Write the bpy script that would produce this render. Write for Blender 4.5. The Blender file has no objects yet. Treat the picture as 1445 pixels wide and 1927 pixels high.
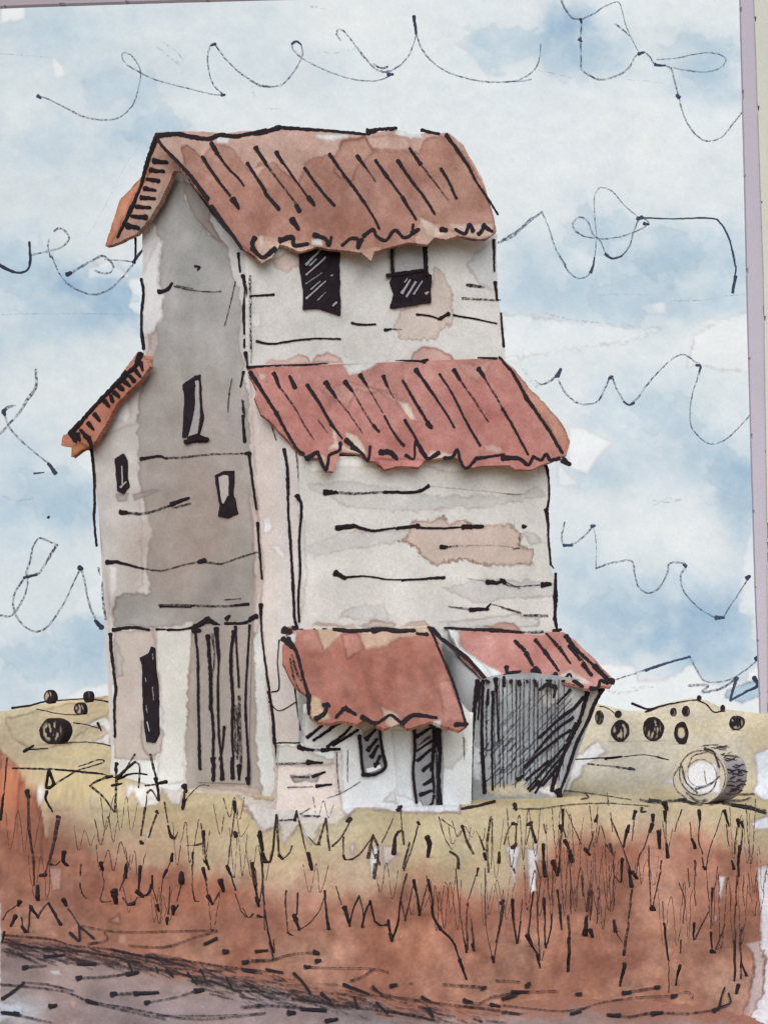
import bpy, math, re
import numpy as np
from mathutils import Vector, Matrix

# ------------------------------------------------------------------ basics
SC = 1.3                       # metres per layout unit
CX, VH, F, H = 722.5, 1322.0, 2700.0, 2.0
CAM = np.array([0., 0., H])
rng = np.random.default_rng(7)
scene = bpy.context.scene
COL = scene.collection

TILE = {'a': (0, 0), 'b': (480, 0), 'c': (945, 0), 'd': (0, 450), 'e': (450, 430), 'f': (945, 450), 'g': (0, 930),
        'h': (480, 900), 'i': (945, 900), 'j': (0, 1427), 'k': (450, 1250), 'l': (945, 1250), 'm': (480, 1427),
        'n': (945, 1427)}

def pp(s):
    """outline read off the survey sheets: a letter picks the sheet, z = plain units"""
    t, out = 'z', []
    for w in s.replace(';', ' ').split():
        if w[0].isalpha():
            t = w; continue
        x, y = map(float, w.split(','))
        if t != 'z':
            x, y = TILE[t][0] + x / 2.89, TILE[t][1] + y / 2.89
        out.append((x, y))
    return np.array(out)

# ------------------------------------------------------------------ noise
_T = np.random.default_rng(3).random((256, 256))
def noise(x, y, s, k=0):
    x = np.asarray(x, float) / s + 17.3 * k + 1000; y = np.asarray(y, float) / s + 9.1 * k + 1000
    i = np.floor(x).astype(int); j = np.floor(y).astype(int)
    fx = x - i; fy = y - j
    fx = fx * fx * (3 - 2 * fx); fy = fy * fy * (3 - 2 * fy)
    a = _T[i & 255, j & 255]; b = _T[(i + 1) & 255, j & 255]
    c = _T[i & 255, (j + 1) & 255]; d = _T[(i + 1) & 255, (j + 1) & 255]
    return (a * (1 - fx) + b * fx) * (1 - fy) + (c * (1 - fx) + d * fx) * fy
def fbm(x, y, s, k=0, o=3):
    r = 0; a = .5; t = 0
    for n in range(o):
        r = r + a * noise(x, y, s / 2 ** n, k + n * 5); t += a; a *= .55
    return r / t
def smooth(a, b, x):
    t = np.clip((x - a) / (b - a), 0, 1); return t * t * (3 - 2 * t)

def sdf(P, poly):
    """signed distance (inside positive) and nearest outline point"""
    n = len(P); best = np.full(n, 1e18); near = np.zeros((n, 2)); ins = np.zeros(n, bool)
    x, y = P[:, 0], P[:, 1]
    m = len(poly)
    for i in range(m):
        ax, ay = poly[i]; bx, by = poly[(i + 1) % m]
        ex, ey = bx - ax, by - ay; L = ex * ex + ey * ey + 1e-12
        t = np.clip(((x - ax) * ex + (y - ay) * ey) / L, 0, 1)
        qx, qy = ax + t * ex, ay + t * ey
        d = (x - qx) ** 2 + (y - qy) ** 2
        k = d < best
        best = np.where(k, d, best); near[k, 0] = qx[k]; near[k, 1] = qy[k]
        if ay != by:
            c = ((ay > y) != (by > y)) & (x < (bx - ax) * (y - ay) / (by - ay) + ax)
            ins ^= c
    d = np.sqrt(best)
    return np.where(ins, d, -d), near

def rough(poly, amp=1.2, step=7, k=0):
    out = []
    m = len(poly)
    for i in range(m):
        a, b = poly[i], poly[(i + 1) % m]
        n = max(1, int(np.hypot(*(b - a)) / step))
        for t in range(n):
            out.append(a + (b - a) * t / n)
    P = np.array(out)
    dx = (fbm(P[:, 0], P[:, 1], 14, k, 2) - .5) * 2 * amp * 1.6
    dy = (fbm(P[:, 0], P[:, 1], 14, k + 40, 2) - .5) * 2 * amp * 1.6
    return P + np.stack([dx, dy], 1)

# ------------------------------------------------------------------ pigment layers
class Pigment:
    def __init__(s, U, V, base):
        s.U, s.V = U, V
        s.C = np.tile(np.array(base, float), (len(U), 1))
    def wash(s, poly, rgb, op=.9, amp=4, soft=1.6, rim=.14, ns=11, mott=.18, k=0):
        if isinstance(poly, str): poly = pp(poly)
        U, V = s.U, s.V
        mg = amp * 2 + soft * 2 + 4
        lo = poly.min(0) - mg; hi = poly.max(0) + mg
        m = np.where((U > lo[0]) & (U < hi[0]) & (V > lo[1]) & (V < hi[1]))[0]
        if not len(m): return s
        u, v = U[m], V[m]
        wx = (fbm(u, v, ns, k + 3, 3) - .5) * 2 * amp; wy = (fbm(u, v, ns, k + 23, 3) - .5) * 2 * amp
        d, _ = sdf(np.stack([u + wx, v + wy], 1), poly)
        cov = smooth(-soft, soft, d)
        mo = 1 + (fbm(u, v, 38, k + 60) - .5) * 2 * mott
        a = np.clip(cov * op * mo, 0, 1)[:, None]
        c = s.C[m] * (1 - a) + np.array(rgb, float) * a
        if rim:
            r = rim * np.exp(-((d - 1.2) / 2.2) ** 2) * (.35 + 1.1 * noise(u, v, 25, k + 9))
            c *= 1 - r[:, None] * np.array([.75, .95, 1.0])
        s.C[m] = c
        return s
    def blob(s, u, v, ru, rv, a, rgb, warp=.5, k=0):
        m = np.where((np.abs(s.U - u) < 2.6 * ru) & (np.abs(s.V - v) < 2.6 * rv))[0]
        if not len(m): return s
        x, y = s.U[m], s.V[m]
        wx = (fbm(x, y, 46, k + 2, 4) - .5) * 2.3 * ru * warp; wy = (fbm(x, y, 46, k + 12, 4) - .5) * 2.3 * rv * warp
        q = ((x + wx - u) / ru) ** 2 + ((y + wy - v) / rv) ** 2
        w = (a * np.exp(-q * .9) * (.8 + .4 * fbm(x, y, 18, k + 30)))[:, None]
        w = np.clip(w, 0, 1)
        s.C[m] = s.C[m] * (1 - w) + np.array(rgb, float) * w
        return s
    def grain(s, a=.035, sc=4, k=0):
        n = (fbm(s.U, s.V, sc, k + 77, 2) - .5) * 2 * a + (fbm(s.U, s.V, 70, k + 88, 3) - .5) * 2 * a * 1.3
        s.C *= (1 + n)[:, None]
        return s

def tint(f, k): return lambda u, v: f(u, v).C * np.array(k)
GAIN = 1.0
def lin(c):
    c = np.clip(np.asarray(c, float) / 255, 0, 1)
    return np.where(c <= .04045, c / 12.92, ((c + .055) / 1.055) ** 2.4) * GAIN

# ------------------------------------------------------------------ surfaces
class Plane:
    def __init__(s, p, n):
        s.p = np.array(p, float); n = np.array(n, float); s.n = n / np.linalg.norm(n)
        if np.dot(s.n, s.p - CAM) > 0: s.n = -s.n
    def at(s, u, v, off=0.):
        u = np.asarray(u, float); v = np.asarray(v, float)
        r = np.stack([(u - CX) / F, np.ones_like(u), (VH - v) / F], -1)
        p = s.p
        num = np.dot(s.n, p - CAM) + off
        t = num / (r @ s.n)
        return CAM + r * t[..., None]
    def shift(s, d): return Plane(s.p + s.n * d, s.n)
def P3(u, v, Y):
    return np.array([(u - CX) / F * Y, Y, H + (VH - v) / F * Y])
def plane3(a, b, c): return Plane(a, np.cross(b - a, c - a))

def terr_z(X, Y):
    Y = np.asarray(Y, float); u = CX + F * X / np.maximum(Y, 1)
    vs = np.interp(u, [-3000, 0, 12, 80, 205, 300, 600, 1080, 1130, 1180, 1215, 1240, 1300, 1330, 1360, 1400, 1445, 4000],
                   [1330, 1339, 1338, 1325, 1309, 1310, 1318, 1315, 1326, 1338, 1338, 1327, 1314, 1318, 1334, 1340, 1344, 1335])
    zs = H + (VH - vs) * 240 / F
    z = smooth(60, 240, Y) * zs
    z = z + .78 * np.exp(-((X + 6.9) / 2.2) ** 2 - ((Y - 29.3) / 1.3) ** 2)
    return z
_YT = F * H / np.linspace(2000, VH + 21, 1400)[:] if False else F * H / (np.linspace(2000 - VH, 21, 1800))
class Terrain:
    n = np.array([0., 0., 1.])
    def at(s, u, v, off=0.):
        u = np.atleast_1d(np.asarray(u, float)); v = np.atleast_1d(np.asarray(v, float))
        out = np.zeros(u.shape + (3,))
        for k in range(len(u)):
            X = (u[k] - CX) / F * _YT
            vp = VH - (terr_z(X, _YT) - H) * F / _YT
            i = int(np.argmax(vp <= v[k])) if (vp <= v[k]).any() else len(_YT) - 1
            Y = _YT[i]
            if i > 0:
                a, b = vp[i - 1], vp[i]
                t = 0 if a == b else np.clip((a - v[k]) / (a - b), 0, 1)
                Y = _YT[i - 1] + (_YT[i] - _YT[i - 1]) * t
            x = (u[k] - CX) / F * Y
            out[k] = (x, Y, float(terr_z(x, Y)) + off)
        return out
TERR = Terrain()

# ------------------------------------------------------------------ mesh building
class MB:
    def __init__(s): s.v = []; s.c = []; s.q = []; s.qm = []; s.ng = []; s.n = 0
    def add(s, V, C, Q, m=0):
        V = np.asarray(V, float); C = np.asarray(C, float)
        if C.ndim == 1: C = np.tile(C, (len(V), 1))
        if C.shape[1] == 3: C = np.hstack([C, np.ones((len(C), 1))])
        Q = np.asarray(Q, int).reshape(-1, 4)
        s.v.append(V); s.c.append(C); s.q.append(Q + s.n); s.qm.append(np.full(len(Q), m)); s.n += len(V)
    def ngon(s, V, c, m=0):
        V = np.asarray(V, float); s.v.append(V); s.c.append(np.tile(np.r_[c, 1.], (len(V), 1)))
        s.ng.append((np.arange(len(V)) + s.n, m)); s.n += len(V)
    def slab(s, quad, t, rgb, m=0):
        """a board: four corners and a thickness vector"""
        q = np.array(quad, float); V = np.vstack([q, q + np.array(t)])
        s.add(V, lin(rgb), [(0, 1, 2, 3), (7, 6, 5, 4), (0, 4, 5, 1), (1, 5, 6, 2), (2, 6, 7, 3), (3, 7, 4, 0)], m)
    def build(s, name, mats, parent=None, smooth_=False, **props):
        V = np.vstack(s.v) * SC; C = np.vstack(s.c)
        c = (V.min(0) + V.max(0)) / 2
        if parent is None: c[2] = V[:, 2].min()
        Q = np.vstack(s.q) if s.q else np.zeros((0, 4), int)
        qm = np.concatenate(s.qm) if s.qm else np.zeros(0, int)
        me = bpy.data.meshes.new(name)
        loops = [Q.ravel()] + [g for g, _ in s.ng]
        lv = np.concatenate(loops)
        tot = np.r_[np.full(len(Q), 4), [len(g) for g, _ in s.ng]].astype(int)
        st = np.r_[0, np.cumsum(tot)[:-1]]
        me.vertices.add(len(V)); me.vertices.foreach_set('co', (V - c).ravel())
        me.loops.add(len(lv)); me.loops.foreach_set('vertex_index', lv.astype(np.int32))
        me.polygons.add(len(tot)); me.polygons.foreach_set('loop_start', st.astype(np.int32))
        me.polygons.foreach_set('material_index', np.r_[qm, [m for _, m in s.ng]].astype(np.int32))
        if smooth_: me.polygons.foreach_set('use_smooth', np.ones(len(tot), bool))
        me.update(calc_edges=True); me.validate()
        at = me.attributes.new('Col', 'FLOAT_COLOR', 'POINT')
        at.data.foreach_set('color', C.ravel())
        for m in mats: me.materials.append(m)
        o = bpy.data.objects.new(name, me); COL.objects.link(o); o.location = c
        if parent is not None:
            o.parent = parent; o.matrix_parent_inverse = Matrix.Translation(-world_loc(parent))
        for k, v in props.items(): o[k] = v
        return o
def world_loc(o):
    w = Vector(o.location)
    if o.parent is not None:
        w = world_loc(o.parent) + (o.matrix_parent_inverse.to_translation() + w)
    return w
def empty(name, loc, **props):
    o = bpy.data.objects.new(name, None); COL.objects.link(o); o.location = Vector(loc) * SC
    for k, v in props.items(): o[k] = v
    return o

def spline(P, step=2.0):
    P = np.asarray(P, float)
    if len(P) == 1: P = np.vstack([P, P + [1.5, .8]])
    if len(P) == 2:
        n = max(2, int(np.hypot(*(P[1] - P[0])) / step) + 1)
        return P[0] + (P[1] - P[0]) * np.linspace(0, 1, n)[:, None]
    Q = np.vstack([2 * P[0] - P[1], P, 2 * P[-1] - P[-2]])
    out = []
    for i in range(1, len(Q) - 2):
        a, b, c, d = Q[i - 1:i + 3]
        n = max(1, int(np.hypot(*(c - b)) / step))
        t = np.linspace(0, 1, n, endpoint=False)[:, None]
        out.append(.5 * (2 * b + (c - a) * t + (2 * a - 5 * b + 4 * c - d) * t ** 2 + (3 * b - a - 3 * c + d) * t ** 3))
    out.append(P[-1:])
    return np.vstack(out)

INK = (34, 27, 31)
_sk = [0]
def stroke_shape(pts, w, wob=.6, blot=1.):
    w = w * .9
    """centre line, half widths left/right with the bite of a dry nib"""
    _sk[0] += 1; k = _sk[0]
    P = spline(pts, 1.6); T0 = P[1] - P[0]; T1 = P[-1] - P[-2]; x0 = T0 / (np.hypot(*T0) + 1e-9); x1 = T1 / (np.hypot(*T1) + 1e-9); q = np.linspace(.45, .08, 4)[:, None] * w
    P = np.vstack([P[0] - x0 * q, P, P[-1] + x1 * q[::-1]]); n = len(P)
    s = np.r_[0, np.cumsum(np.hypot(*np.diff(P, axis=0).T))]
    T = np.gradient(P, axis=0); T /= np.linalg.norm(T, axis=1)[:, None] + 1e-9
    N = np.stack([-T[:, 1], T[:, 0]], 1)
    P = P + N * ((fbm(s, s * 0 + k * 31, 9, k) - .5) * wob * 2)[:, None]
    prof = 1 + blot * (.38 * np.exp(-s / 5) + .22 * np.exp(-(s[-1] - s) / 4))
    prof *= .74 + .5 * fbm(s, s * 0 + k * 13, 34, k)
    prof *= 1 + (.55 if w > .09 * s[-1] else .3) * (.5 - s / (s[-1] + 1e-6)) * (1 if k % 4 else -1)
    hw = w * .62; e = np.minimum(s, s[-1] - s); prof = prof * np.sqrt(np.clip(1 - (1 - np.clip(e / min(hw, s[-1] * .5 + 1e-6), 0, 1)) ** 2, .012, 1))
    wl = w / 2 * prof * (.8 + .45 * noise(s, s * 0 + k * 7, 4, k)); wr = w / 2 * prof * (.8 + .45 * noise(s, s * 0 + k * 7, 4, k + 50))
    return P, N, s, wl, wr
def ink(mb, surf, s, w=6, rgb=INK, dry=0., alpha=1., off=.012, m=1, wob=.6):
    """a raised bead of ink lying on a surface"""
    pts = pp(s) if isinstance(s, str) else s
    P, N, L, wl, wr = stroke_shape(pts, w, wob, 0. if dry else 1.)
    n = len(P)
    A = P + N * wl[:, None]; B = P - N * wr[:, None]
    # rounded pen ends
    px = surf.at(P[:1, 0], P[:1, 1])[0][1] / F
    VA = surf.at(A[:, 0], A[:, 1], off); VB = surf.at(B[:, 0], B[:, 1], off)
    VC = surf.at(P[:, 0], P[:, 1], off + px * w * .16)
    V = np.vstack([VA, VC, VB])
    al = np.full(3 * n, alpha)
    if dry > 0:
        LL = np.r_[L, L, L]; row = np.repeat([0, 1, 2], n)
        g = noise(LL, row * 9.0 + _sk[0] * 3.7, 3.0, _sk[0] % 50)
        al = alpha * np.clip(1.25 - dry * 2.2 * g, 0, 1)
    c = np.tile(lin(rgb), (3 * n, 1)); C = np.hstack([c, al[:, None]])
    i = np.arange(n - 1)
    Q = np.vstack([np.stack([i, i + 1, n + i + 1, n + i], 1), np.stack([n + i, n + i + 1, 2 * n + i + 1, 2 * n + i], 1)])
    mb.add(V, C, Q, m)
def inks(mb, surf, text, **kw):
    """lines 'width | outline', optional flags d=dry, f=faint"""
    for ln in text.strip().splitlines():
        for piece in ln.split('/'):
            piece = piece.strip()
            if not piece: continue
            w, s = piece.split('|')
            kk = dict(kw); fl = re.sub('[0-9.]', '', w).strip(); w = float(re.sub('[^0-9.]', '', w))
            if 'd' in fl: kk['dry'] = .6
            if 'f' in fl: kk['dry'] = .8; kk['alpha'] = .6
            ink(mb, surf, s, w, **kk)
def tube(mb, C3, R, rgb=INK, m=0, k=6, alpha=None):
    """a round stalk through 3D points"""
    C3 = np.asarray(C3); n = len(C3)
    T = np.gradient(C3, axis=0); T /= np.linalg.norm(T, axis=1)[:, None] + 1e-9
    ref = np.tile([0.13, -1., 0.07], (n, 1))
    A = np.cross(T, ref); A /= np.linalg.norm(A, axis=1)[:, None] + 1e-9
    B = np.cross(T, A)
    a = np.linspace(0, 2 * np.pi, k, endpoint=False)
    V = (C3[:, None, :] + R[:, None, None] * (np.cos(a)[None, :, None] * A[:, None, :] + np.sin(a)[None, :, None] * B[:, None, :])).reshape(-1, 3)
    i = np.arange(n - 1)[:, None] * k; j = np.arange(k)[None, :]; j2 = (j + 1) % k
    Q = np.stack([i + j, i + j2, i + k + j2, i + k + j], -1).reshape(-1, 4)
    c = np.tile(lin(rgb), (len(V), 1))
    al = np.ones(len(V)) if alpha is None else np.repeat(alpha, k)
    mb.add(V, np.hstack([c, al[:, None]]), Q, m)
    for e in (0, n - 1):
        mb.ngon(V[e * k:(e + 1) * k], lin(rgb), m)
def stalk(mb, s, w, dry=0., rgb=INK, Y=None, m=0, lean=.0):
    """an upright pen-stroke stalk: stands on the ground at its lowest point"""
    pts = pp(s) if isinstance(s, str) else s
    P, N, L, wl, wr = stroke_shape(pts, w, .8, .1 if dry > .3 else .5)
    if Y is None:
        vb = P[:, 1].max()
        Y = float(TERR.at([P[P[:, 1].argmax(), 0]], [vb])[0][1])
    C3 = np.stack([(P[:, 0] - CX) / F * Y, np.full(len(P), Y), H + (VH - P[:, 1]) / F * Y], 1)
    C3[:, 1] += (fbm(L, L * 0 + _sk[0] * 5, 30, 3) - .5) * .12
    R = (wl + wr) / 2 * Y / F
    al = np.ones(len(P))
    if dry > 0: al = np.clip(1.3 - dry * 2.1 * noise(L, L * 0 + _sk[0] * 3.1, 3.2, 4), .0, 1)
    tube(mb, C3, np.maximum(R, .0025), rgb, m, 6, al)

def patch(mb, surf, poly, colfn, step=2.0, thick=.12, m=0, off=0., rim_rgb=(190, 186, 180), rg=1.0, back=True, tv=None):
    """a panel cut to an outline: finely divided pigmented face, real edge and back"""
    if isinstance(poly, str): poly = pp(poly)
    if rg: poly = rough(poly, rg)
    lo = poly.min(0) - step; hi = poly.max(0) + step
    us = np.arange(lo[0], hi[0] + step, step); vs = np.arange(lo[1], hi[1] + step, step)
    U, V = np.meshgrid(us, vs); G = np.stack([U.ravel(), V.ravel()], 1)
    d, near = sdf(G, poly)
    nu = len(us); nv = len(vs)
    idx = np.arange(nu * nv).reshape(nv, nu)
    q = np.stack([idx[:-1, :-1], idx[1:, :-1], idx[1:, 1:], idx[:-1, 1:]], -1).reshape(-1, 4)
    ctr = d[q].mean(1)
    q = q[ctr > 0]
    edge = (d < .45 * step)
    G = np.where(edge[:, None] & (d > -1.2 * step)[:, None], near, G)
    used = np.unique(q); rm = np.full(nu * nv, -1); rm[used] = np.arange(len(used)); q = rm[q]; G = G[used]
    X = surf.at(G[:, 0], G[:, 1], off)
    pg = colfn(G[:, 0], G[:, 1]); C = lin(pg.C if isinstance(pg, Pigment) else pg)
    mb.add(X, C, q, m)
    # edge band
    e = np.vstack([q[:, [0, 1]], q[:, [1, 2]], q[:, [2, 3]], q[:, [3, 0]]])
    key = np.sort(e, 1); _, inv, cnt = np.unique(key[:, 0] * 10 ** 7 + key[:, 1], return_inverse=True, return_counts=True)
    be = e[cnt[inv] == 1]
    tvv = -surf.n * thick if tv is None else np.array(tv, float)
    n = len(be)
    a, b = X[be[:, 0]], X[be[:, 1]]
    W = np.vstack([a, b, b + tvv, a + tvv]); i = np.arange(n)
    rc = np.vstack([C[be[:, 0]], C[be[:, 1]], C[be[:, 1]], C[be[:, 0]]]) * .9
    mb.add(W, rc, np.stack([i, 3 * n + i, 2 * n + i, n + i], 1), m)
    if back:
        B = surf.at(poly[:, 0], poly[:, 1], off) + tvv
        mb.ngon(B[::-1], lin(rim_rgb), m)

# ------------------------------------------------------------------ materials
def mat(name, gs=20., bump=.25, rough_=.95, amp=.10, emit=False, inkm=False):
    m = bpy.data.materials.new(name); m.use_nodes = True
    nt = m.node_tree; N = nt.nodes; L = nt.links; N.clear()
    out = N.new('ShaderNodeOutputMaterial')
    at = N.new('ShaderNodeAttribute'); at.attribute_name = 'Col'
    tc = N.new('ShaderNodeTexCoord')
    no = N.new('ShaderNodeTexNoise'); no.inputs['Scale'].default_value = gs; no.inputs['Detail'].default_value = 5; no.inputs['Roughness'].default_value = .65
    L.new(tc.outputs['Object'], no.inputs['Vector'])
    mr = N.new('ShaderNodeMapRange'); mr.inputs[1].default_value = .3; mr.inputs[2].default_value = .7
    mr.inputs[3].default_value = 1 - amp; mr.inputs[4].default_value = 1 + amp
    L.new(no.outputs['Fac'], mr.inputs[0])
    mx = N.new('ShaderNodeMix'); mx.data_type = 'RGBA'; mx.blend_type = 'MULTIPLY'; mx.inputs[0].default_value = 1; mx.clamp_result = False
    L.new(at.outputs['Color'], mx.inputs[6]); L.new(mr.outputs[0], mx.inputs[7])
    if emit:
        em = N.new('ShaderNodeEmission'); L.new(mx.outputs[2], em.inputs[0]); L.new(em.outputs[0], out.inputs[0]); return m
    bs = N.new('ShaderNodeBsdfPrincipled'); bs.inputs['Roughness'].default_value = rough_; bs.inputs['Specular IOR Level'].default_value = .15
    L.new(mx.outputs[2], bs.inputs['Base Color'])
    if inkm:
        L.new(at.outputs['Alpha'], bs.inputs['Alpha'])
    elif bump:
        bp = N.new('ShaderNodeBump'); bp.inputs['Strength'].default_value = bump; bp.inputs['Distance'].default_value = .3 / gs
        L.new(no.outputs['Fac'], bp.inputs['Height']); L.new(bp.outputs[0], bs.inputs['Normal'])
    L.new(bs.outputs[0], out.inputs[0])
    return m
M_WALL = mat('washed_boards', 17, .22)
M_ROOF = mat('rust_roofing', 15, .25, amp=.13)
M_INK = mat('black_ink', 30, 0, .8, .25, inkm=True)
M_GND = mat('washed_earth', 22, .25, amp=.12)
M_ROAD = mat('dirt_track', 26, .3, amp=.14)
M_SKY = mat('watercolour_sky', 2.2, 0, emit=True, amp=.035)
M_SINK = mat('pale_ink', 2.5, 0, .9, .2, inkm=True)
M_MAT = mat('mount_board', 1.5, .1, amp=.02)
M_BALE = mat('straw', 24, .3, amp=.15)
BM = [M_WALL, M_INK]; RM = [M_ROOF, M_INK]
PAPER = (214, 216, 215)

# ================================================================== SKY
def sky_col(U, V):
    g = Pigment(U, V, (226, 231, 233)); g.C -= (smooth(900, -100, U) * 7)[:, None] * np.array((1.2, 1, .9))  # greyer towards the left: lens vignetting painted into the base tone
    B = (164, 191, 210); D = (134, 169, 201); G = (196, 208, 216)
    r = np.random.default_rng(5)
    for k in range(70):
        u, v = r.uniform(-2600, 3900), r.uniform(-900, 1300)
        if -80 < u < 1520 and v > -80: continue
        g.blob(u, v, r.uniform(50, 170), r.uniform(30, 80), r.uniform(.2, .6), B, k=k)
    for k, (u, v, ru, rv, a) in enumerate([(60, 35, 110, 50, .4), (230, 165, 70, 55, .42), (275, 245, 55, 38, .55), (100, 270, 150, 60, .38), (160, 90, 190, 80, .28),
            (330, 20, 150, 30, .2), (500, 60, 60, 70, .22), (600, 130, 90, 50, .15), (925, 85, 62, 48, .5), (1062, 60, 55, 62, .78), (1150, 105, 60, 45, .5), (1085, 110, 60, 40, .4),
            (1322, 100, 70, 42, .55), (1340, 165, 58, 45, .62), (1290, 165, 50, 40, .3), (985, 480, 60, 45, .45), (1135, 425, 60, 60, .5), (1250, 500, 170, 80, .72), (1080, 540, 130, 50, .55), (990, 560, 60, 40, .4),
            (1375, 480, 35, 70, .55), (1300, 570, 120, 30, .5), (1180, 600, 160, 30, .25), (1190, 730, 110, 45, .3), (1250, 790, 120, 70, .5), (1330, 860, 80, 50, .6), (1395, 905, 55, 50, .8), (1400, 960, 40, 60, .7),
            (1150, 885, 90, 40, .45), (1090, 860, 40, 50, .3), (1390, 1010, 35, 50, .45), (1085, 1060, 50, 45, .4), (1180, 1130, 140, 60, .6), (1300, 1195, 110, 70, .8), (1370, 1140, 45, 70, .55), (1140, 1215, 90, 55, .6),
            (1340, 1250, 70, 40, .7), (1060, 1120, 40, 60, .35), (60, 505, 90, 45, .68), (200, 555, 95, 50, .9), (130, 600, 150, 60, .62), (30, 455, 60, 40, .42), (30, 850, 80, 60, .5), (90, 930, 110, 50, .6),
            (40, 985, 90, 60, .5), (140, 970, 45, 70, .5), (165, 1195, 55, 60, .6), (70, 1240, 100, 50, .55), (190, 1250, 40, 60, .5), (20, 1330, 70, 40, .35), (110, 60, 60, 30, .2), (420, 110, 80, 50, .18)]):
        g.blob(u, v, ru * .92, rv * .92, a * .84, B if a < .78 else D, .8, k=k + 3)
    for k, (u, v, ru, rv, a) in enumerate([(120, 700, 120, 80, .3), (330, 60, 60, 50, .25), (700, 180, 300, 50, .25), (1030, 1010, 60, 60, .2), (1300, 320, 200, 80, .05)]):
        g.blob(u, v, ru, rv, a, (214, 221, 224), k=k + 60)
    W = (235, 238, 239)
    def wh(s, op=.8, amp=3, rim=.16, c=W): g.wash(s, c, op, amp, 1.6, rim * .45, 9, .08)
    wh('a 0,30 140,25 130,90 100,108 0,130', .9)
    wh('a 280,320 300,310 345,355 355,415 295,420', .7, 1.5, .1)
    wh('d 480,155 600,120 700,190 690,210 480,215', .85)
    wh('d 690,215 790,205 800,560 770,420 700,370 720,300', .8)
    wh('d 400,1150 520,1140 520,1300 430,1230', .5, 4, .05)
    wh('f 360,1015 440,1025 530,1075 615,1110 550,1150 500,1220 465,1275 360,1245', .95, 2.5)
    wh('f 300,1200 420,1345 300,1345', .7)
    wh('f -20,395 40,410 140,410 190,425 120,510 80,600 100,680 -20,660', .55, 4, .12)
    wh('f 745,375 800,345 880,340 890,400 800,410', .7)
    wh('f 1065,455 1130,430 1200,450 1220,470 1070,470', .7)
    wh('f 1180,440 1360,380 1360,720 1000,690 1040,520', .65, 7, .25); wh('f 0,400 190,425 420,450 640,470 900,480 700,560 400,600 120,640 0,640', .35, 10, .2)
    wh('i 1330,330 1420,130 1420,870 1350,870 1370,760 1290,720 1300,560', .6, 8, .06)
    wh('i 500,1005 720,1020 740,1100 870,1100 975,1050 1000,1020 1040,1020 1090,1100 1200,1130 1330,1100 1330,1050 1430,1010 1430,1400 500,1400', .95, 4, .2)
    g.wash('i 1225,1150 1320,1115 1410,1095 1440,1180 1300,1225 1215,1190', B, .75, 4, 1.4, .25)
    wh('g 460,1050 620,1020 620,1120 300,1120 380,1090', .7, 4, .15)
    wh('g 390,640 500,650 590,690 560,300 520,500 440,540', .4, 6, .08)
    r = np.random.default_rng(15)
    for k, (u, v) in enumerate([(1240, 470), (1330, 110), (190, 545), (60, 500), (1380, 900), (1290, 1190), (1150, 1150), (230, 165), (1080, 90), (90, 930), (1250, 780), (160, 1200), (940, 90), (1130, 430), (60, 1240), (300, 245), (1180, 560)]):
        a = np.linspace(0, 6.28, 14, endpoint=False); q = r.uniform(.6, 1.3, 14)
        g.wash(np.stack([u + 70 * q * np.cos(a), v + 42 * q * np.sin(a)], 1), (170, 195, 212), .3, 30, r.uniform(3, 12), .03, 32, .7, k)
    w_ = ((fbm(U, V * 1.3, 26, 91, 4) - .5) * 10 + (fbm(U * .5, V * 1.2, 90, 92, 4) - .5) * 13)[:, None]
    g.C += w_ * np.array((1.25, .9, .6))
    sh = smooth(900, 100, U)[:, None] * smooth(100, 500, V)[:, None]
    return g.grain(.014, 5)
mb = MB()
us = np.r_[np.linspace(-2600, -40, 50), np.arange(-30, 1475, 3.), np.linspace(1490, 4000, 50)]
vs = np.r_[np.linspace(-900, -40, 30), np.arange(-30, 1362, 3.)]
U, V = np.meshgrid(us, vs)
SKYP = Plane((0, 244, 0), (0, -1, 0))
idx = np.arange(U.size).reshape(U.shape)
mb.add(SKYP.at(U.ravel(), V.ravel()), lin(sky_col(U.ravel(), V.ravel()).C), np.stack([idx[:-1, :-1], idx[1:, :-1], idx[1:, 1:], idx[:-1, 1:]], -1).reshape(-1, 4))
SMUDGE = (120, 128, 138)
for s, w in [('f 545,302 660,298 780,300', 3), ('f 215,395 300,420 400,440 590,460', 4), ('f 920,335 1100,330 1200,310 1340,295', 3), ('a 775,765 700,870 610,1040 540,1180 470,1290', 1.6),
             ('a 840,240 900,290 980,350', 6), ('a 880,220 960,280 1000,330', 4), ('i 820,150 900,110 970,120', 4), ('i 1080,140 1130,140', 5), ('d 0,410 200,405 500,405 760,410', 2.5),
             ('d 20,1400 100,1420 180,1410', 5), ('c 680,430 800,440 880,450', 2), ('c 200,380 300,400 380,425', 3), ('b 300,30 380,45', 4), ('b 380,280 440,285 560,260', 3), ('b 60,590 150,585', 2),
             ('f 820,1420 900,1430 970,1415', 4), ('d 80,385 120,400 150,440', 3), ('i 560,1150 640,1170 760,1150', 6), ('i 700,1140 820,1135', 5), ('f 100,690 150,760 190,800', 7), ('a 0,290 150,300 280,310', 2), ('a 1370,470 1385,520', 5)]:
    ink(mb, SKYP, s, w, SMUDGE, .95, .5, off=.05)
mb.build('sky', [M_SKY, M_SINK], kind='structure')

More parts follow.
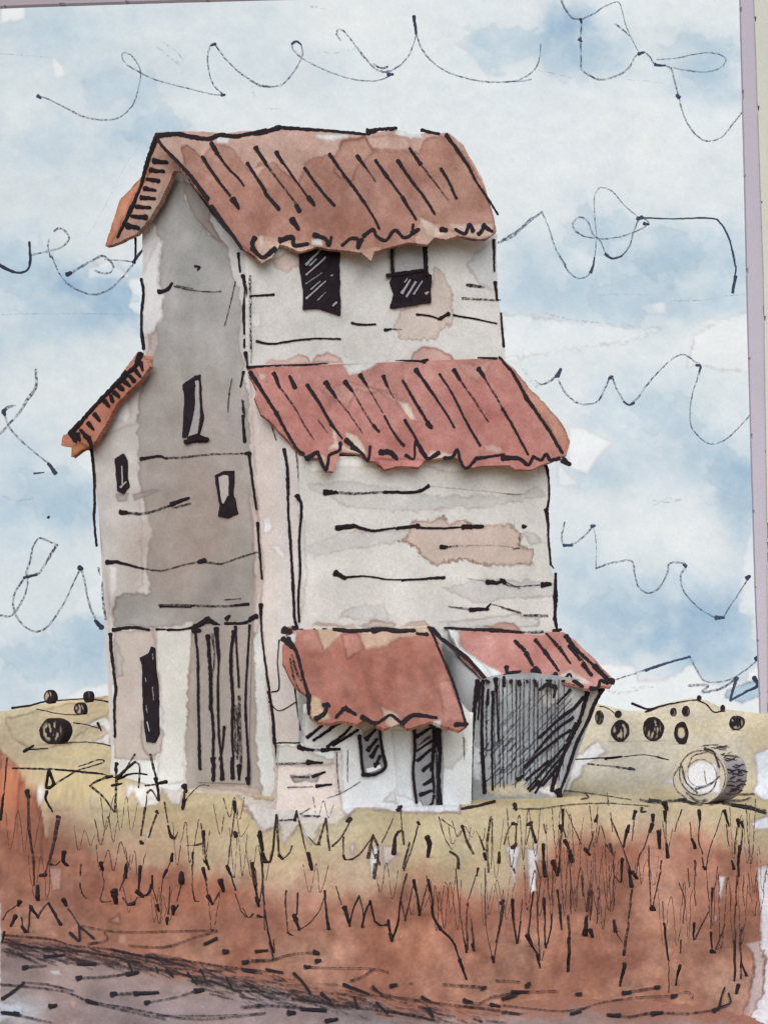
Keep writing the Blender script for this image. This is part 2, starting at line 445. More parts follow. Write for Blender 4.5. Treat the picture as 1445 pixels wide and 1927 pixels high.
SI = (58, 70, 92)
def cloud(lab, text, rgb=SI):
    mb = MB()
    inks(mb, SKYP, re.sub(r'([\d.]+)(d?\|)', lambda m_: str(round(float(m_.group(1)) * 1.22, 2)) + m_.group(2), text), rgb=rgb, off=.25, m=0)
    mb.build('cloud_outline', [M_SINK], label=lab, category='cloud line', group='looping ink cloud lines in the sky')
cloud('long looping dark line along the top of the sky above the main roof', '''
2.6d|a 205,520 260,535 350,580 450,630 560,650 650,635 720,570 755,470 765,390 740,330 705,292 672,285 664,310 692,350 750,385 830,425 950,460 1050,485 1150,510 1215,515
2.8d|a 1215,515 1160,455 1135,380 1130,300 1160,235 1220,310 1300,390 1400,455 1470,470
2.6d|b 15,465 80,470 150,455 200,400 240,340 258,290 250,240 225,220 200,235 210,270 250,310 320,350 420,395 540,430 640,438 700,425 735,405
3.4d|b 735,385 690,388 640,360 580,290 520,210 480,165 450,160 445,190 465,215
2.6d|b 735,385 790,350 840,290 865,220 875,180 / 4.5|b 875,180 870,130 862,85 / 2.6d|b 875,180 910,270 970,340 1060,395 1180,430 1300,445 1445,438 1500,430
2.8d|c 0,445 80,435 150,400 195,340 210,235 / 5|a 205,518 220,530 / 4|a 1150,245 1172,235 / 5|b 722,405 748,402 / 3.5|b 200,235 225,222 250,240 / 4|a 1205,515 1222,513
3.5d|b 645,345 690,370 720,360''')
cloud('dark knotted line with a flat leaf-shaped loop in the top right sky', '''
3d|c 318,-5 345,50 380,95 425,105 430,150 425,215 428,300 430,370 460,400 530,430 610,415 680,375 720,310 745,288 770,282 800,305 830,345 880,352 920,372 935,430 960,530 985,620 1020,690 1070,745 1120,765 1190,745 1240,690 1318,590
2.2d|c 425,105 500,70 560,30 630,8 650,50 665,110 690,180 720,240 745,288 / 3d|c 615,128 650,155 690,190
2.2d|c 840,322 950,312 1060,290 1140,285 1195,300 1215,330 1180,370 1100,390 1000,380 930,365
4|c 425,100 430,120 / 4|c 830,347 860,355 885,352 / 4|c 740,290 770,282 / 5|c 950,515 962,528 / 4|c 418,210 432,222''')
cloud('dark line with crossing knots leaving the right end of the main roof', '''
4d|c -20,1318 60,1280 150,1200 215,1150 / 2.4d|c 215,1150 250,1230 290,1350 345,1440 ; f 310,90 370,185 420,212 470,190 500,110 512,0 ; c 515,1300 505,1200 500,1080 520,1030 545,1018 600,1040 660,1110 740,1180
3|c 740,1180 900,1188 1130,1185 1190,1215 1235,1300 1265,1430 ; f 1270,170 1250,290
2.8d|c 500,1295 440,1280 395,1250 385,1210 420,1180 465,1205 510,1290 620,1290 720,1260 795,1215 755,1185 720,1240 690,1340 640,1395 600,1400 565,1380 540,1320 515,1290
4|f 480,180 495,140 500,100 / 4|c 560,1380 600,1405 650,1390 / 6|c 735,1190 760,1180 / 5|c 770,1215 795,1218 / 4|f 1268,200 1255,290 / 3d|c 0,1300 80,1255 160,1180''')
cloud('dark wavy line of two humps to the right of the middle roof', '''
4d|f 180,770 215,790 260,770 300,740 318,705 / 2.8d|f 305,765 340,830 400,885 450,900 520,880 560,810 590,745 625,820 680,898 730,870 800,775 880,690 940,640 990,628 1040,660 1078,690 1060,760 1035,840 1022,920 1025,1010 1070,1075 1140,1115 1220,1085 1300,1010 1370,930
6|f 300,745 318,708 / 4|f 585,755 600,745 / 4|f 660,885 690,900 715,888 / 4|f 1055,685 1078,690 1070,720 / 5|f 1358,942 1372,928''')
cloud('dark squared zigzag line to the right of the lower wall', '''
3.5d|i 340,240 325,310 335,365 400,350 450,310 495,260 / 2d|i 495,260 510,350 510,490 / 3d|i 510,490 600,460 700,450 720,520 740,590 790,625 850,600 895,520 915,460 1000,470 970,530 985,610 1050,690 1130,745 1190,765 1230,710 1290,620 1340,540
5|i 485,262 502,258 / 5|i 335,365 380,365 / 4|i 985,470 1000,480 / 6|i 1330,545 1345,535 / 5|i 1160,758 1205,760''')
cloud('bold dark line rising from the corner of the shed roof over the right horizon', '''
4.5|i 780,1045 900,1005 1020,972 / 3d|i 610,1098 700,1070 790,1040 / 3d|i 1020,972 1045,1020 1090,1095 1150,1110 1240,1095 1340,1030 1410,970
4.5d|i 1015,1130 1060,1125 1120,1130 1090,1165 1200,1140 1275,1085 / 5|i 1275,1085 1255,1150 1240,1210 / 4.5|i 1240,1210 1330,1160 1385,1130 1370,1085 / 7|i 1380,985 1410,970 / 7|i 1370,1085 1385,1110''')
cloud('dark cursive loop line touching the left eave of the main roof', '''
4.5|d 0,140 50,168 105,182 150,165 165,110 160,15 / 3.5d|d 165,85 220,75 270,62 330,45 370,10 ; a 375,1290 360,1260 325,1240 295,1255
2.4d|a 265,1300 262,1340 275,1400 ; d 280,90 320,180 360,235 / 3.2d|d 360,235 420,275 500,300 570,285 640,235 725,135
4.5d|d 370,190 430,155 510,110 560,90 600,120 620,150 / 3d|d 620,150 600,180 560,185 515,170 / 2.6d|d 570,110 650,115 730,122 / 5|d 725,125 750,90 785,45 / 7|d 365,192 385,183''', (46, 52, 70))
cloud('dark line shaped like a leaning arrow at the left edge of the sky', '''
5d|d 195,710 195,800 150,870 / 4.5d|d 150,870 100,950 50,1005 0,1060 / 5d|d 15,945 40,915 80,905 / 3.5d|d 25,950 50,1020 110,1090 200,1170 265,1220 / 6|d 265,1220 300,1275 / 2.5|d 185,1275 240,1268 / 6|d 20,930 25,955''', (52, 60, 80))
cloud('dark looped line beside the lower left wall of the elevator', '''
3.5d|g 0,660 60,662 110,600 145,520 150,460 / 4d|g 310,275 250,250 210,240 180,290 165,360 145,440 210,430 250,370 310,275 / 3.6d|g 130,460 80,540 75,620 110,695 180,745 240,735 300,670 360,570 410,460 440,400
4d|g 440,400 460,470 475,560 510,660 555,725 / 7|g 430,400 445,405 / 7|g 520,690 555,728 / 4|g 130,455 200,440 / 4|g 262,125 265,128''', (46, 52, 66))

# picture mount at the right and top of the painted sky
MATP = Plane((0, 240, 0), (0, -1, 0))
mt = empty('picture_mount', P3(1420, 1345, 240), label='tall lavender and beige mount board edging the painted sky at right', category='mount board')
mb = MB()
patch(mb, MATP, 'z 1392,-60 1402,330 1408,600 1415,860 1422,1100 1430,1300 1432,1360 1446,1360 1444,1000 1437,520 1417,-60', lambda u, v: Pigment(u, v, (178, 172, 184)).grain(.01), 4, 1.0, rg=.2)
patch(mb, MATP, 'z -200,-60 -200,14 0,10 70,7 170,4 330,-1 600,-8 1392,-30 1392,-60', lambda u, v: Pigment(u, v, (164, 154, 164)).grain(.01), 4, 1.0, rg=.2)
mb.build('bevel', [M_MAT], mt)
mb = MB()
patch(mb, MATP, 'z 1417,-60 1437,520 1444,1000 1446,1360 1640,1360 1640,-60', lambda u, v: Pigment(u, v, (196, 196, 186)).grain(.01), 6, 1.2, off=.3, rg=.2)
mb.build('board', [M_MAT], mt)

# ================================================================== GROUND
OCH = (196, 178, 140)
RUSTB = [(-600, 1400), (0, 1405), (30, 1440), (75, 1500), (85, 1570), (120, 1572), (200, 1600), (300, 1632), (330, 1622), (430, 1660), (500, 1672), (560, 1665), (640, 1685), (720, 1670), (800, 1640), (900, 1690), (960, 1690), (1010, 1625), (1060, 1585), (1200, 1575), (1330, 1562), (1420, 1615), (1445, 1620), (2200, 1610)]
def ground_col(U, V):
    g = Pigment(U, V, OCH)
    g.C += ((fbm(U, V * 1.6, 80, 41, 4) - .5) * 40)[:, None] * np.array((.8, .9, 1.1)) + ((fbm(U, V * 1.3, 120, 43, 3) - .5) * 44)[:, None] * np.array((1., .55, .3))
    wob = (fbm(U, V, 40, 5) - .5) * 44
    # pale hay field to the right, golden field to the left
    t = smooth(1000, 1150, U) * smooth(1500, 1450, V)
    g.C = g.C * (1 - t[:, None]) + (np.array((204, 191, 165)) + ((fbm(U, V * 1.6, 60, 44, 4) - .5) * 26)[:, None]) * t[:, None]
    rb = np.interp(U, *zip(*RUSTB)) + wob * .8
    sf = np.where(U < 90, 5, 34) * (.5 + fbm(U, V, 90, 45))
    rb = rb + (fbm(U, V * .3, 24, 46, 3) - .5) * 34
    r = smooth(-1, 1, (V - rb) / sf)
    mo = fbm(U, V, 60, 8, 4)
    mo2 = fbm(U, V, 22, 18, 3)
    stv = fbm(U, V * .35, 20, 47, 3)
    rust = np.array((156, 106, 83)) + (mo[:, None] - .5) * np.array((74, 62, 52)) + (mo2[:, None] - .5) * np.array((44, 36, 32)) + (stv[:, None] - .5) * np.array((34, 32, 28))
    rust = rust + (fbm(U, V, 130, 48, 2)[:, None] - .5) * np.array((10, 34, 40))
    mid = smooth(-90, -10, V - rb) * .35
    g.C = g.C * (1 - mid[:, None]) + np.array((186, 150, 124)) * mid[:, None]
    g.C = g.C * (1 - r[:, None]) + rust * r[:, None] * 1.03
    for k, (u, v, ru, rv, a, c) in enumerate([(110, 1580, 50, 40, .5, (120, 74, 60)), (160, 1690, 90, 35, .55, (112, 66, 50)), (60, 1640, 50, 50, .3, (150, 92, 66)), (420, 1735, 110, 35, .45, (124, 72, 55)), (1010, 1700, 60, 50, .3, (130, 78, 60)),
            (1110, 1830, 90, 50, .35, (128, 78, 62)), (900, 1720, 80, 40, .3, (132, 76, 60)), (1390, 1750, 40, 50, .5, (105, 70, 54)), (680, 1640, 60, 40, .5, (206, 172, 150)), (560, 1700, 70, 40, .35, (196, 150, 128)), (270, 1600, 60, 35, .4, (176, 128, 104)),
            (300, 1690, 90, 40, .35, (176, 106, 74)), (1290, 1640, 50, 40, .3, (190, 130, 108)), (1120, 1620, 60, 40, .35, (176, 118, 96)), (820, 1640, 70, 24, .5, (160, 132, 98)), (750, 1850, 160, 40, .3, (166, 104, 84)), (400, 1560, 120, 40, .45, (186, 160, 120)),
            (870, 1570, 130, 24, .4, (205, 188, 148)), (1190, 1440, 110, 50, .45, (192, 184, 170)), (90, 1390, 90, 30, .55, (168, 150, 120)), (160, 1470, 100, 20, .3, (176, 156, 108)), (150, 1420, 90, 14, .4, (190, 166, 112)), (120, 1380, 60, 20, .4, (160, 146, 122)), (1430, 1380, 30, 60, .4, (196, 172, 120)), (1300, 1370, 100, 18, .35, (200, 180, 134))]):
        g.blob(u, v, ru, rv, a, c, k=k)
    g.wash('g 30,1220 100,1200 600,1095 640,1130 560,1230 450,1300 380,1360 200,1400 60,1330', (178, 160, 126), .5, 5, 2, .22)
    g.wash('j 0,-40 70,20 100,120 90,400 0,400', (178, 112, 82), .7, 5, 2, .16)
    g.wash('j 100,130 190,150 230,400 230,560 90,520', (150, 98, 76), .5, 4, 2, .2)
    W = (224, 220, 213)
    def wh(s, op=.92, amp=2.4, c=W): g.wash(s, c, op, amp, 1.3, .3, 8, .06)
    wh('j 195,150 250,160 240,230 210,265'); wh('j 490,205 510,205 510,275 498,275', .8)
    wh('j 675,155 860,120 910,60 950,20 1020,40 1010,150 980,255 930,250 880,170 860,260 760,270 720,180 695,240'); wh('g 440,1270 570,1200 615,1250 600,1350 700,1400 500,1350 590,1300 560,1270', .8)
    wh('j 1310,270 1380,240 1800,230 1800,330 1600,330 1445,400', .85, 3, (212, 204, 196)); wh('j 790,405 820,400 810,450 795,450', .8)
    wh('k -20,700 180,740 560,700 900,700 1200,690 1205,810 860,805 650,785 600,830 520,870 440,880 400,1000 350,930 330,870 240,990 220,870 130,920', .75, 5, (212, 204, 194))
    wh('k 540,680 1200,690 1205,812 860,808 650,780 590,830 545,780', .95, 3, (222, 224, 224))
    wh('m 640,480 690,475 660,650 630,650 618,540', .9); wh('m 690,475 745,478 780,530 740,560 700,610', .85, 2, (212, 198, 188)); wh('m 515,470 548,470 540,525 520,525', .8)
    wh('n 12,478 102,480 78,600 62,712 45,600', .95); wh('n 130,490 195,500 185,720 148,735', .95)
    wh('n 1178,640 1212,645 1192,772 1175,750', .95, 1); wh('n 1155,858 1168,858 1166,888 1157,888', .9, 1)
    wh('j 262,590 340,600 333,722 280,722', .55, 2, (196, 160, 146)); wh('j 590,890 650,840 660,910', .5, 2, (196, 150, 130)); wh('j 640,950 690,960 690,1020 640,1020', .45, 2, (190, 150, 130))
    wh('l 330,715 395,510 520,410 570,480 440,560 430,610 385,640 370,700 300,725 90,705', .95)
    wh('l 1370,490 1480,440 1480,750 1425,745 1360,700 1385,640', .95, 2, (226, 229, 232)); wh('l 1350,860 1430,830 1480,830 1480,890 1430,900 1370,900', .9, 2, (226, 229, 232))
    wh('l 865,640 1160,565 1200,690 1020,700 1000,660', .9, 2, (226, 228, 230))
    wh('n 1385,600 1500,560 1500,1500 1420,1500 1340,1445 1350,1250 1370,1100 1330,1010 1405,990 1400,850', .9, 3, (219, 216, 216))
    g.wash('n 1330,1010 1405,990 1430,1100 1420,1290 1330,1445 1290,1445 1350,1250 1370,1100', (180, 152, 142), .8, 6, 2, .35)
    wh('j -60,780 8,790 0,860 12,1000 0,1120 20,1230 0,1330 120,1340 110,1420 -60,1500', .85, 3, (205, 212, 216))
    wh('z -200,1700 2,1700 4,1900 -200,1900', .7)
    return g.grain(.085, 4.2)
mb = MB()
us = np.r_[np.linspace(-3000, -60, 40), np.arange(-40, 1490, 2.4), np.linspace(1510, 4400, 40)]
vr = np.r_[9000, 4500, 3000, np.linspace(2500, 1990, 14), np.arange(1975, 1415, -2.2), np.arange(1415, 1343.6, -.8)]
Yr = F * H / (vr - VH); Yr = Yr[Yr < 250]; Yr = np.r_[Yr, 250]
U, YY = np.meshgrid(us, Yr)
X = (U - CX) / F * YY; Z = terr_z(X, YY)
Vp = VH - (Z - H) * F / YY
idx = np.arange(U.size).reshape(U.shape)
gc = ground_col(U.ravel(), Vp.ravel())
mb.add(np.stack([X, YY, Z], -1).reshape(-1, 3), lin(gc.C), np.stack([idx[:-1, :-1], idx[:-1, 1:], idx[1:, 1:], idx[1:, :-1]], -1).reshape(-1, 4))
FAR = '''
5|g 65,1165 160,1150 240,1130 / 4d|g 240,1130 430,1115 520,1118 590,1130 / 3d|g 200,1170 320,1195 430,1200 / 7|g 130,1400 180,1370 / 3d|g 400,1245 470,1255 540,1275 / 3d|g 300,1360 420,1350 530,1355 660,1385 / 6|g 530,1245 550,1285 / 4d|g 150,1390 260,1385
6|l 705,215 790,245 860,230 / 7|l 780,260 840,240 / 4|l 860,230 950,210 1060,195 / 4|l 1060,195 1110,220 1150,260 1210,255 / 3d|l 530,230 570,240 640,290 / 4d|l 395,520 480,515 650,505 / 6|l 560,515 650,505 / 2.6d|l 660,505 780,495 900,520 / 4|l 840,505 905,522'''
for ln in FAR.strip().replace('\n', '/').split('/'):
    w_, t_ = ln.split('|'); q_ = pp(t_); Yf = float(TERR.at(q_[:, 0], q_[:, 1])[:, 1].min()) * .97
    stalk(mb, t_, float(w_.strip('d ')) * .8, .35 if 'd' in w_ else 0, Y=min(Yf, 190), m=1)
inks(mb, TERR, '''
4d|l 465,545 560,555 715,575 / 5|l 690,570 718,575 / 2.4d|l 330,690 470,705 700,740 / 3.5d|l 430,735 470,730 450,705 / 5d|l 750,740 830,755 980,740 1010,730 / 2.5d|l 60,790 200,790 350,770 560,760 800,775 / 6|l 65,765 75,795 / 5|l 800,745 850,745 / 3d|l 570,705 578,770 / 4|l 760,785 755,805 780,805
2.4d|k 640,720 720,720 700,740 620,750 / 2.2d|k 330,820 420,770 500,735 / 5|k 1210,790 1290,775 1390,750 / 4d|k 860,805 870,770 885,800 / 2.2d|k 1200,735 1285,700 1280,660 / 4d|k 340,830 440,830 / 3d|k 200,855 300,850 / 2d|k 690,735 660,770''')
mb.build('ground', [M_GND, M_INK], kind='structure')

# dirt track across the foreground
def road_col(U, V):
    g = Pigment(U, V, (150, 128, 121))
    mo = fbm(U, V, 70, 31, 4)
    g.C += (mo[:, None] - .5) * np.array((60, 54, 50)) + (fbm(U, V * 2.2, 34, 33, 3)[:, None] - .5) * np.array((44, 42, 44)) + (fbm(U, V, 150, 34, 2)[:, None] - .5) * np.array((50, 20, 10))
    for k, (u, v, ru, rv, a, c) in enumerate([(120, 1850, 130, 30, .5, (160, 140, 132)), (300, 1830, 90, 22, .5, (158, 122, 108)), (560, 1880, 120, 22, .4, (160, 146, 146)), (60, 1790, 70, 16, .5, (118, 100, 98)), (850, 1905, 130, 20, .4, (164, 142, 136)), (500, 1860, 100, 12, .5, (172, 150, 128)),
            (1100, 1915, 200, 20, .4, (150, 116, 104)), (330, 1900, 200, 20, .4, (150, 134, 138)), (30, 1905, 50, 25, .6, (196, 204, 208)), (1330, 1910, 90, 20, .6, (150, 104, 90)), (1220, 1920, 60, 16, .4, (160, 110, 96)), (200, 1800, 80, 16, .35, (128, 100, 92))]):
        g.blob(u, v, ru, rv, a, c, k=k + 9)
    g.wash('j 270,1160 320,1155 335,1180 290,1185', (208, 206, 202), .8, 2); g.wash('j 370,1310 420,1320 400,1400', (190, 156, 140), .6, 3)
    g.wash('j -20,1320 120,1345 120,1400 -20,1440', (204, 210, 214), .6, 5)
    ed = np.interp(U, [4, 150, 230, 300, 380, 450, 520, 600, 680, 760, 860, 960, 1060, 1150, 1250, 1330, 1420], [1757, 1768, 1780, 1797, 1812, 1826, 1838, 1856, 1868, 1884, 1893, 1888, 1880, 1884, 1886, 1896, 1915])
    fd = smooth(48, 4, V - ed + (fbm(U, V, 26, 35, 3) - .5) * 40)[:, None]
    g.C = g.C * (1 - fd) + np.array((154, 104, 84)) * fd
    return g.grain(.07, 3)
ROADP = Plane((0, 0, .004), (0, 0, 1))
mb = MB()
patch(mb, ROADP, 'z 4,1757 60,1760 150,1768 230,1780 300,1797 380,1812 450,1826 520,1838 600,1856 680,1868 760,1884 860,1893 960,1888 1060,1880 1150,1884 1250,1886 1330,1896 1420,1915 1500,1990 -60,1990 -60,1935 0,1930', road_col, 2.2, .003, rg=3, back=False)
road_ink = '''
4d|j 10,960 120,970 280,985 400,1020 600,1040 800,1080 1000,1100 1200,1130 1440,1160 / 5d|j 5,1000 200,1030 420,1060 / 4d|j 240,1030 500,1060 760,1110 / 4.5d|j 600,1040 820,1085 1010,1130 / 3d|j 440,910 600,940 780,945 960,940 1180,935
4d|j 700,1020 900,1025 1060,975 1180,940 / 6|j 1110,1010 1180,980 / 8|j 1215,1050 1240,1050 / 4d|j 1390,1052 1445,1045 / 6|j 380,950 430,990 430,910 / 5|j 440,920 510,980 / 5d|j 480,1010 580,990 570,950
4d|j 0,1230 120,1240 350,1270 480,1320 700,1360 900,1400 1100,1420 1440,1390 / 6|j 10,1310 70,1270 130,1220 / 4d|j 120,1220 250,1230 400,1265 / 6d|j 125,1137 250,1130 / 8|j 125,1140 150,1135 / 6|j 240,1080 350,1070 / 6|j 420,1120 520,1118
5d|j 420,1195 560,1190 740,1165 / 9|j 690,1175 750,1165 / 9|j 420,1200 440,1190 / 6d|j 610,1285 730,1278 / 7|j 730,1280 860,1275 / 9|j 605,1288 630,1280 / 9|j 270,1350 305,1345 / 4d|j 800,1330 960,1300 1050,1270 / 9|j 1060,1265 1105,1260 / 9|j 790,1332 810,1325
7d|j 1310,1355 1445,1350 / 9|j 10,1385 100,1392 / 5d|j 60,1390 150,1410 280,1440 / 7|j 1320,1110 1350,1108 / 5d|j 1340,1105 1445,1095 / 8|j 1320,1150 1385,1160 / 4|j 700,1120 730,1180 / 4|j 850,1140 860,1170 / 5|j 1020,1170 1070,1230 / 4|j 1230,1190 1260,1250 / 4|j 1090,1150 1115,1200 / 5d|j 900,1160 1100,1200 1300,1260 1440,1270 / 6|j 905,1150 940,1190
4d|j 480,1330 900,1420 / 3d|j 850,1400 1200,1400 1445,1385 / 7|j 470,1320 530,1335
5d|m 380,1370 200,1355 0,1340 / 7|m 250,1365 385,1372 / 9|m 180,1385 215,1385 / 9|m 385,1430 445,1420 / 5|m 480,1230 560,1260 620,1285 / 5d|m 630,1250 720,1290 900,1320 1100,1345 1300,1370 1440,1395 / 3d|m 270,1135 400,1140 640,1145 725,1165 / 7|m 270,1135 300,1133 / 5d|m 520,1210 580,1190 650,1145
4d|m 340,1055 200,1065 100,1095 0,1105 / 8|m 320,1055 345,1060 / 8|m 330,1105 355,1100 / 4|m 0,1050 70,1045 / 4|m 100,1095 80,1000 / 6|m 210,1170 260,1220 300,1280 / 7|m 735,1238 770,1232 / 6|m 905,1300 950,1320 / 6d|m 1135,1320 1220,1335 1290,1300 1440,1275 / 8|m 1135,1318 1180,1328 / 8|m 945,1365 965,1405 / 4d|m 840,1225 860,1225 / 5d|m 1020,1230 1240,1245 / 6|m 1230,1255 1255,1245 / 4d|m 1310,1210 1440,1215 / 6|m 360,1280 410,1320 / 6|m 540,1300 555,1360 / 5|m 660,1330 720,1390 / 4|m 640,1240 690,1290 / 5|m 60,1150 150,1165 / 5d|m 480,1330 560,1350 / 5d|m 200,1310 500,1350 800,1390 1000,1430 / 4d|m 700,1370 950,1420 / 6|m 1280,1340 1330,1350
4d|n 50,1270 150,1270 310,1265 / 6|n 50,1272 140,1270 / 5d|n 655,1275 750,1262 850,1245 / 7|n 655,1277 700,1272 / 7|n 830,1247 855,1245 / 5|n 0,1310 80,1290 / 5d|n 0,1385 130,1390 / 9|n 130,1240 148,1225 / 6|n 400,1285 430,1283 / 3.5d|n 370,1390 540,1330 750,1300 920,1290 1000,1270 1040,1290 1030,1310 / 6|n 920,1298 950,1290
5d|n 570,1395 700,1405 820,1385 1000,1390 1150,1370 / 7|n 575,1397 640,1400 / 8|n 815,1390 870,1385 / 8|n 1150,1375 1180,1360 / 5|n 1180,1355 1195,1290 1210,1250 / 4|n 1180,1355 1240,1330 1230,1280 / 3d|n 0,1345 300,1375 450,1360 / 4|n 370,1392 430,1380 / 3d|n 60,1275 30,1320'''
inks(mb, ROADP, re.sub(r'(\d+\.?\d*)(d?\|)', lambda m_: str(round(float(m_.group(1)) * .82, 1)) + m_.group(2), road_ink), off=.01)
r = np.random.default_rng(11)
for k in range(620):
    u = r.uniform(0, 1000) * r.uniform(.3, 1) ** .6; vb = np.interp(u, [0, 300, 600, 1000], [1768, 1800, 1850, 1897]); v = vb + r.uniform(-4, 30) + (r.uniform(0, 30) if u > 350 else 0)
    L = r.uniform(12, 46); sl = r.uniform(.02, .5)
    ink(mb, ROADP, np.array([(u, v), (u + L * .5, v + L * .5 * sl + r.uniform(-1, 1)), (u + L, v + L * sl)]), r.uniform(1., 3.4), dry=.7, rgb=(52, 42, 48), alpha=r.uniform(.45, .95), off=.008)
mb.build('dirt_road', [M_ROAD, M_INK], kind='structure')

# ================================================================== GRAIN ELEVATOR
K = np.array([(562 - CX) / F * 30, 30., 0]); LFT = np.array([(205 - CX) / F * 33, 33., 0])
END = np.array([(1042 - CX) / F * 32.3, 32.3, 0])
UP = np.array([0, 0, 1.])
G1 = Plane(K, np.cross(LFT - K, UP))
G3 = Plane(K, np.cross(END - K, UP))
d2 = (END - K)
t0 = G1.at([462], [1000])[0]; t0[2] = 0
G2 = Plane(t0, G3.n)
G4 = G3.shift(3.0); G5 = G3.shift(2.0)
elev = empty('grain_elevator', (K + END) / 2 * [1, 1, 0], label='tall white weathered grain elevator with rust red roofs standing in the grass', category='grain elevator')

def p1_col(U, V):
    g = Pigment(U, V, (207, 208, 206))
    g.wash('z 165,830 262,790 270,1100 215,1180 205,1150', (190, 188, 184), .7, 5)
    g.wash('z 322,332 346,337 350,374 367,408 398,443 429,463 434,500 440,520 450,545 456,580 450,640 458,690 468,760 472,860 476,960 480,1060 482,1150 480,1182 340,1182 214,1179 211,1151 218,1120 282,1117 277,1041 287,999 277,968 266,934 263,910 260,848 258,796 263,737 284,692 284,630 304,588 299,495 304,460 287,412 301,380', (152, 152, 149), .93, 6, 2.2, .2, 13, .3)  # facade shade, painted as a grey wash into the wall colour
    st = (fbm(U, V * .22, 26, 71, 3) - .5) * 30 + (fbm(U, V, 60, 72, 3) - .5) * 26
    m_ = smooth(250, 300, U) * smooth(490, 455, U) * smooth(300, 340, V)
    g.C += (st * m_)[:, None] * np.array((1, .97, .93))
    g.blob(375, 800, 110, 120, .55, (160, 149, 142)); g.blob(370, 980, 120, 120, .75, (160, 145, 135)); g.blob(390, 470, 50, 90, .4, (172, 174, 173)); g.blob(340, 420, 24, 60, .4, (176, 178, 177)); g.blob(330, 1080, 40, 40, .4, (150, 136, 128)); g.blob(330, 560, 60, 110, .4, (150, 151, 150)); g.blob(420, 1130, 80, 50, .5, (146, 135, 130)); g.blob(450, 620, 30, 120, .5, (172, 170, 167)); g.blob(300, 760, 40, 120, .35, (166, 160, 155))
    g.wash('a 1000,975 1040,1000 1150,1110 1140,1200 1220,1320 1240,1340 1150,1280 1060,1180 1010,1080', (150, 143, 137), .9, 3, 1.5, .2)  # soffit shade below the right verge, painted into the wall colour
    g.wash('a 880,950 930,930 920,990 830,1180 740,1270 800,1180', (158, 150, 138), .7, 3)
    g.wash('a 930,925 995,930 1000,985 925,975', (224, 226, 227), .9, 2)
    g.wash('d 860,0 890,10 870,120 860,230 890,300 880,430 820,520 770,560 760,200', (214, 216, 216), .75, 5, 1.5, .12)
    g.wash('d 600,960 690,860 715,950 690,1005 620,980', (226, 228, 229), .9, 3)
    g.wash('d 720,1390 830,1360 880,1365 790,1400 735,1425', (150, 147, 145), .8, 2); g.wash('d 630,1390 700,1380 690,1425 640,1430', (148, 146, 144), .7, 2)
    g.wash('d 810,520 860,480 860,600 800,690', (205, 186, 178), .5, 4)
    # lower bays
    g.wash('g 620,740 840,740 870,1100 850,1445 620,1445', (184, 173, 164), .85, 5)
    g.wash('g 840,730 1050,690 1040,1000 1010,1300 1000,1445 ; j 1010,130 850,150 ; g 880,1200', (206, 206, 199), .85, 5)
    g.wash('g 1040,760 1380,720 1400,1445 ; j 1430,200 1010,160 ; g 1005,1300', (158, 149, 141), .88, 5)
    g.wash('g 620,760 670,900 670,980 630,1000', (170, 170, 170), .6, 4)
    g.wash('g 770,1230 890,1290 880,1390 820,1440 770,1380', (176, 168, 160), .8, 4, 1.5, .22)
    g.wash('g 590,380 640,400 640,500 600,620', (222, 224, 224), .8, 4)
    # right-hand strip of the gable end
    g.wash('z 470,690 478,860 487,1060 490,1160 502,1300 520,1480 505,1510 580,1510 580,690', (209, 199, 193), .9, 3, 1.5, .2)
    g.blob(545, 900, 18, 300, .5, (196, 196, 196)); g.blob(530, 760, 25, 60, .4, (220, 220, 220)); g.blob(540, 1180, 30, 120, .5, (212, 213, 210))
    g.wash('h 40,210 75,210 100,260 80,300 40,300', (226, 228, 228), .8, 3); g.wash('h 70,370 130,365 170,420 150,440', (226, 228, 228), .8, 3)
    g.wash('g 1350,0 1400,20 1440,440 1400,760 1370,760 1380,300', (190, 176, 168), .5, 3)
    g.wash('j 1000,150 1400,150 1445,240 1300,270 900,250', (190, 172, 158), .6, 6)
    g.C += ((fbm(U, V, 34, 66, 4) - .5) * 24 + (fbm(U, V, 110, 67, 2) - .5) * 16)[:, None] * np.array((1, 1, 1.06))
    return g.grain(.03, 3.5)
mb = MB()
patch(mb, G1, 'z 305,272 320,290 352,335 400,405 462,476 462,700 505,770 562,856 562,1520 200,1520 214,1390 206,1150 190,1010 174,850 170,838 215,780 262,700 270,690 268,440 262,436 285,380', p1_col, 2., .15, rg=.8)
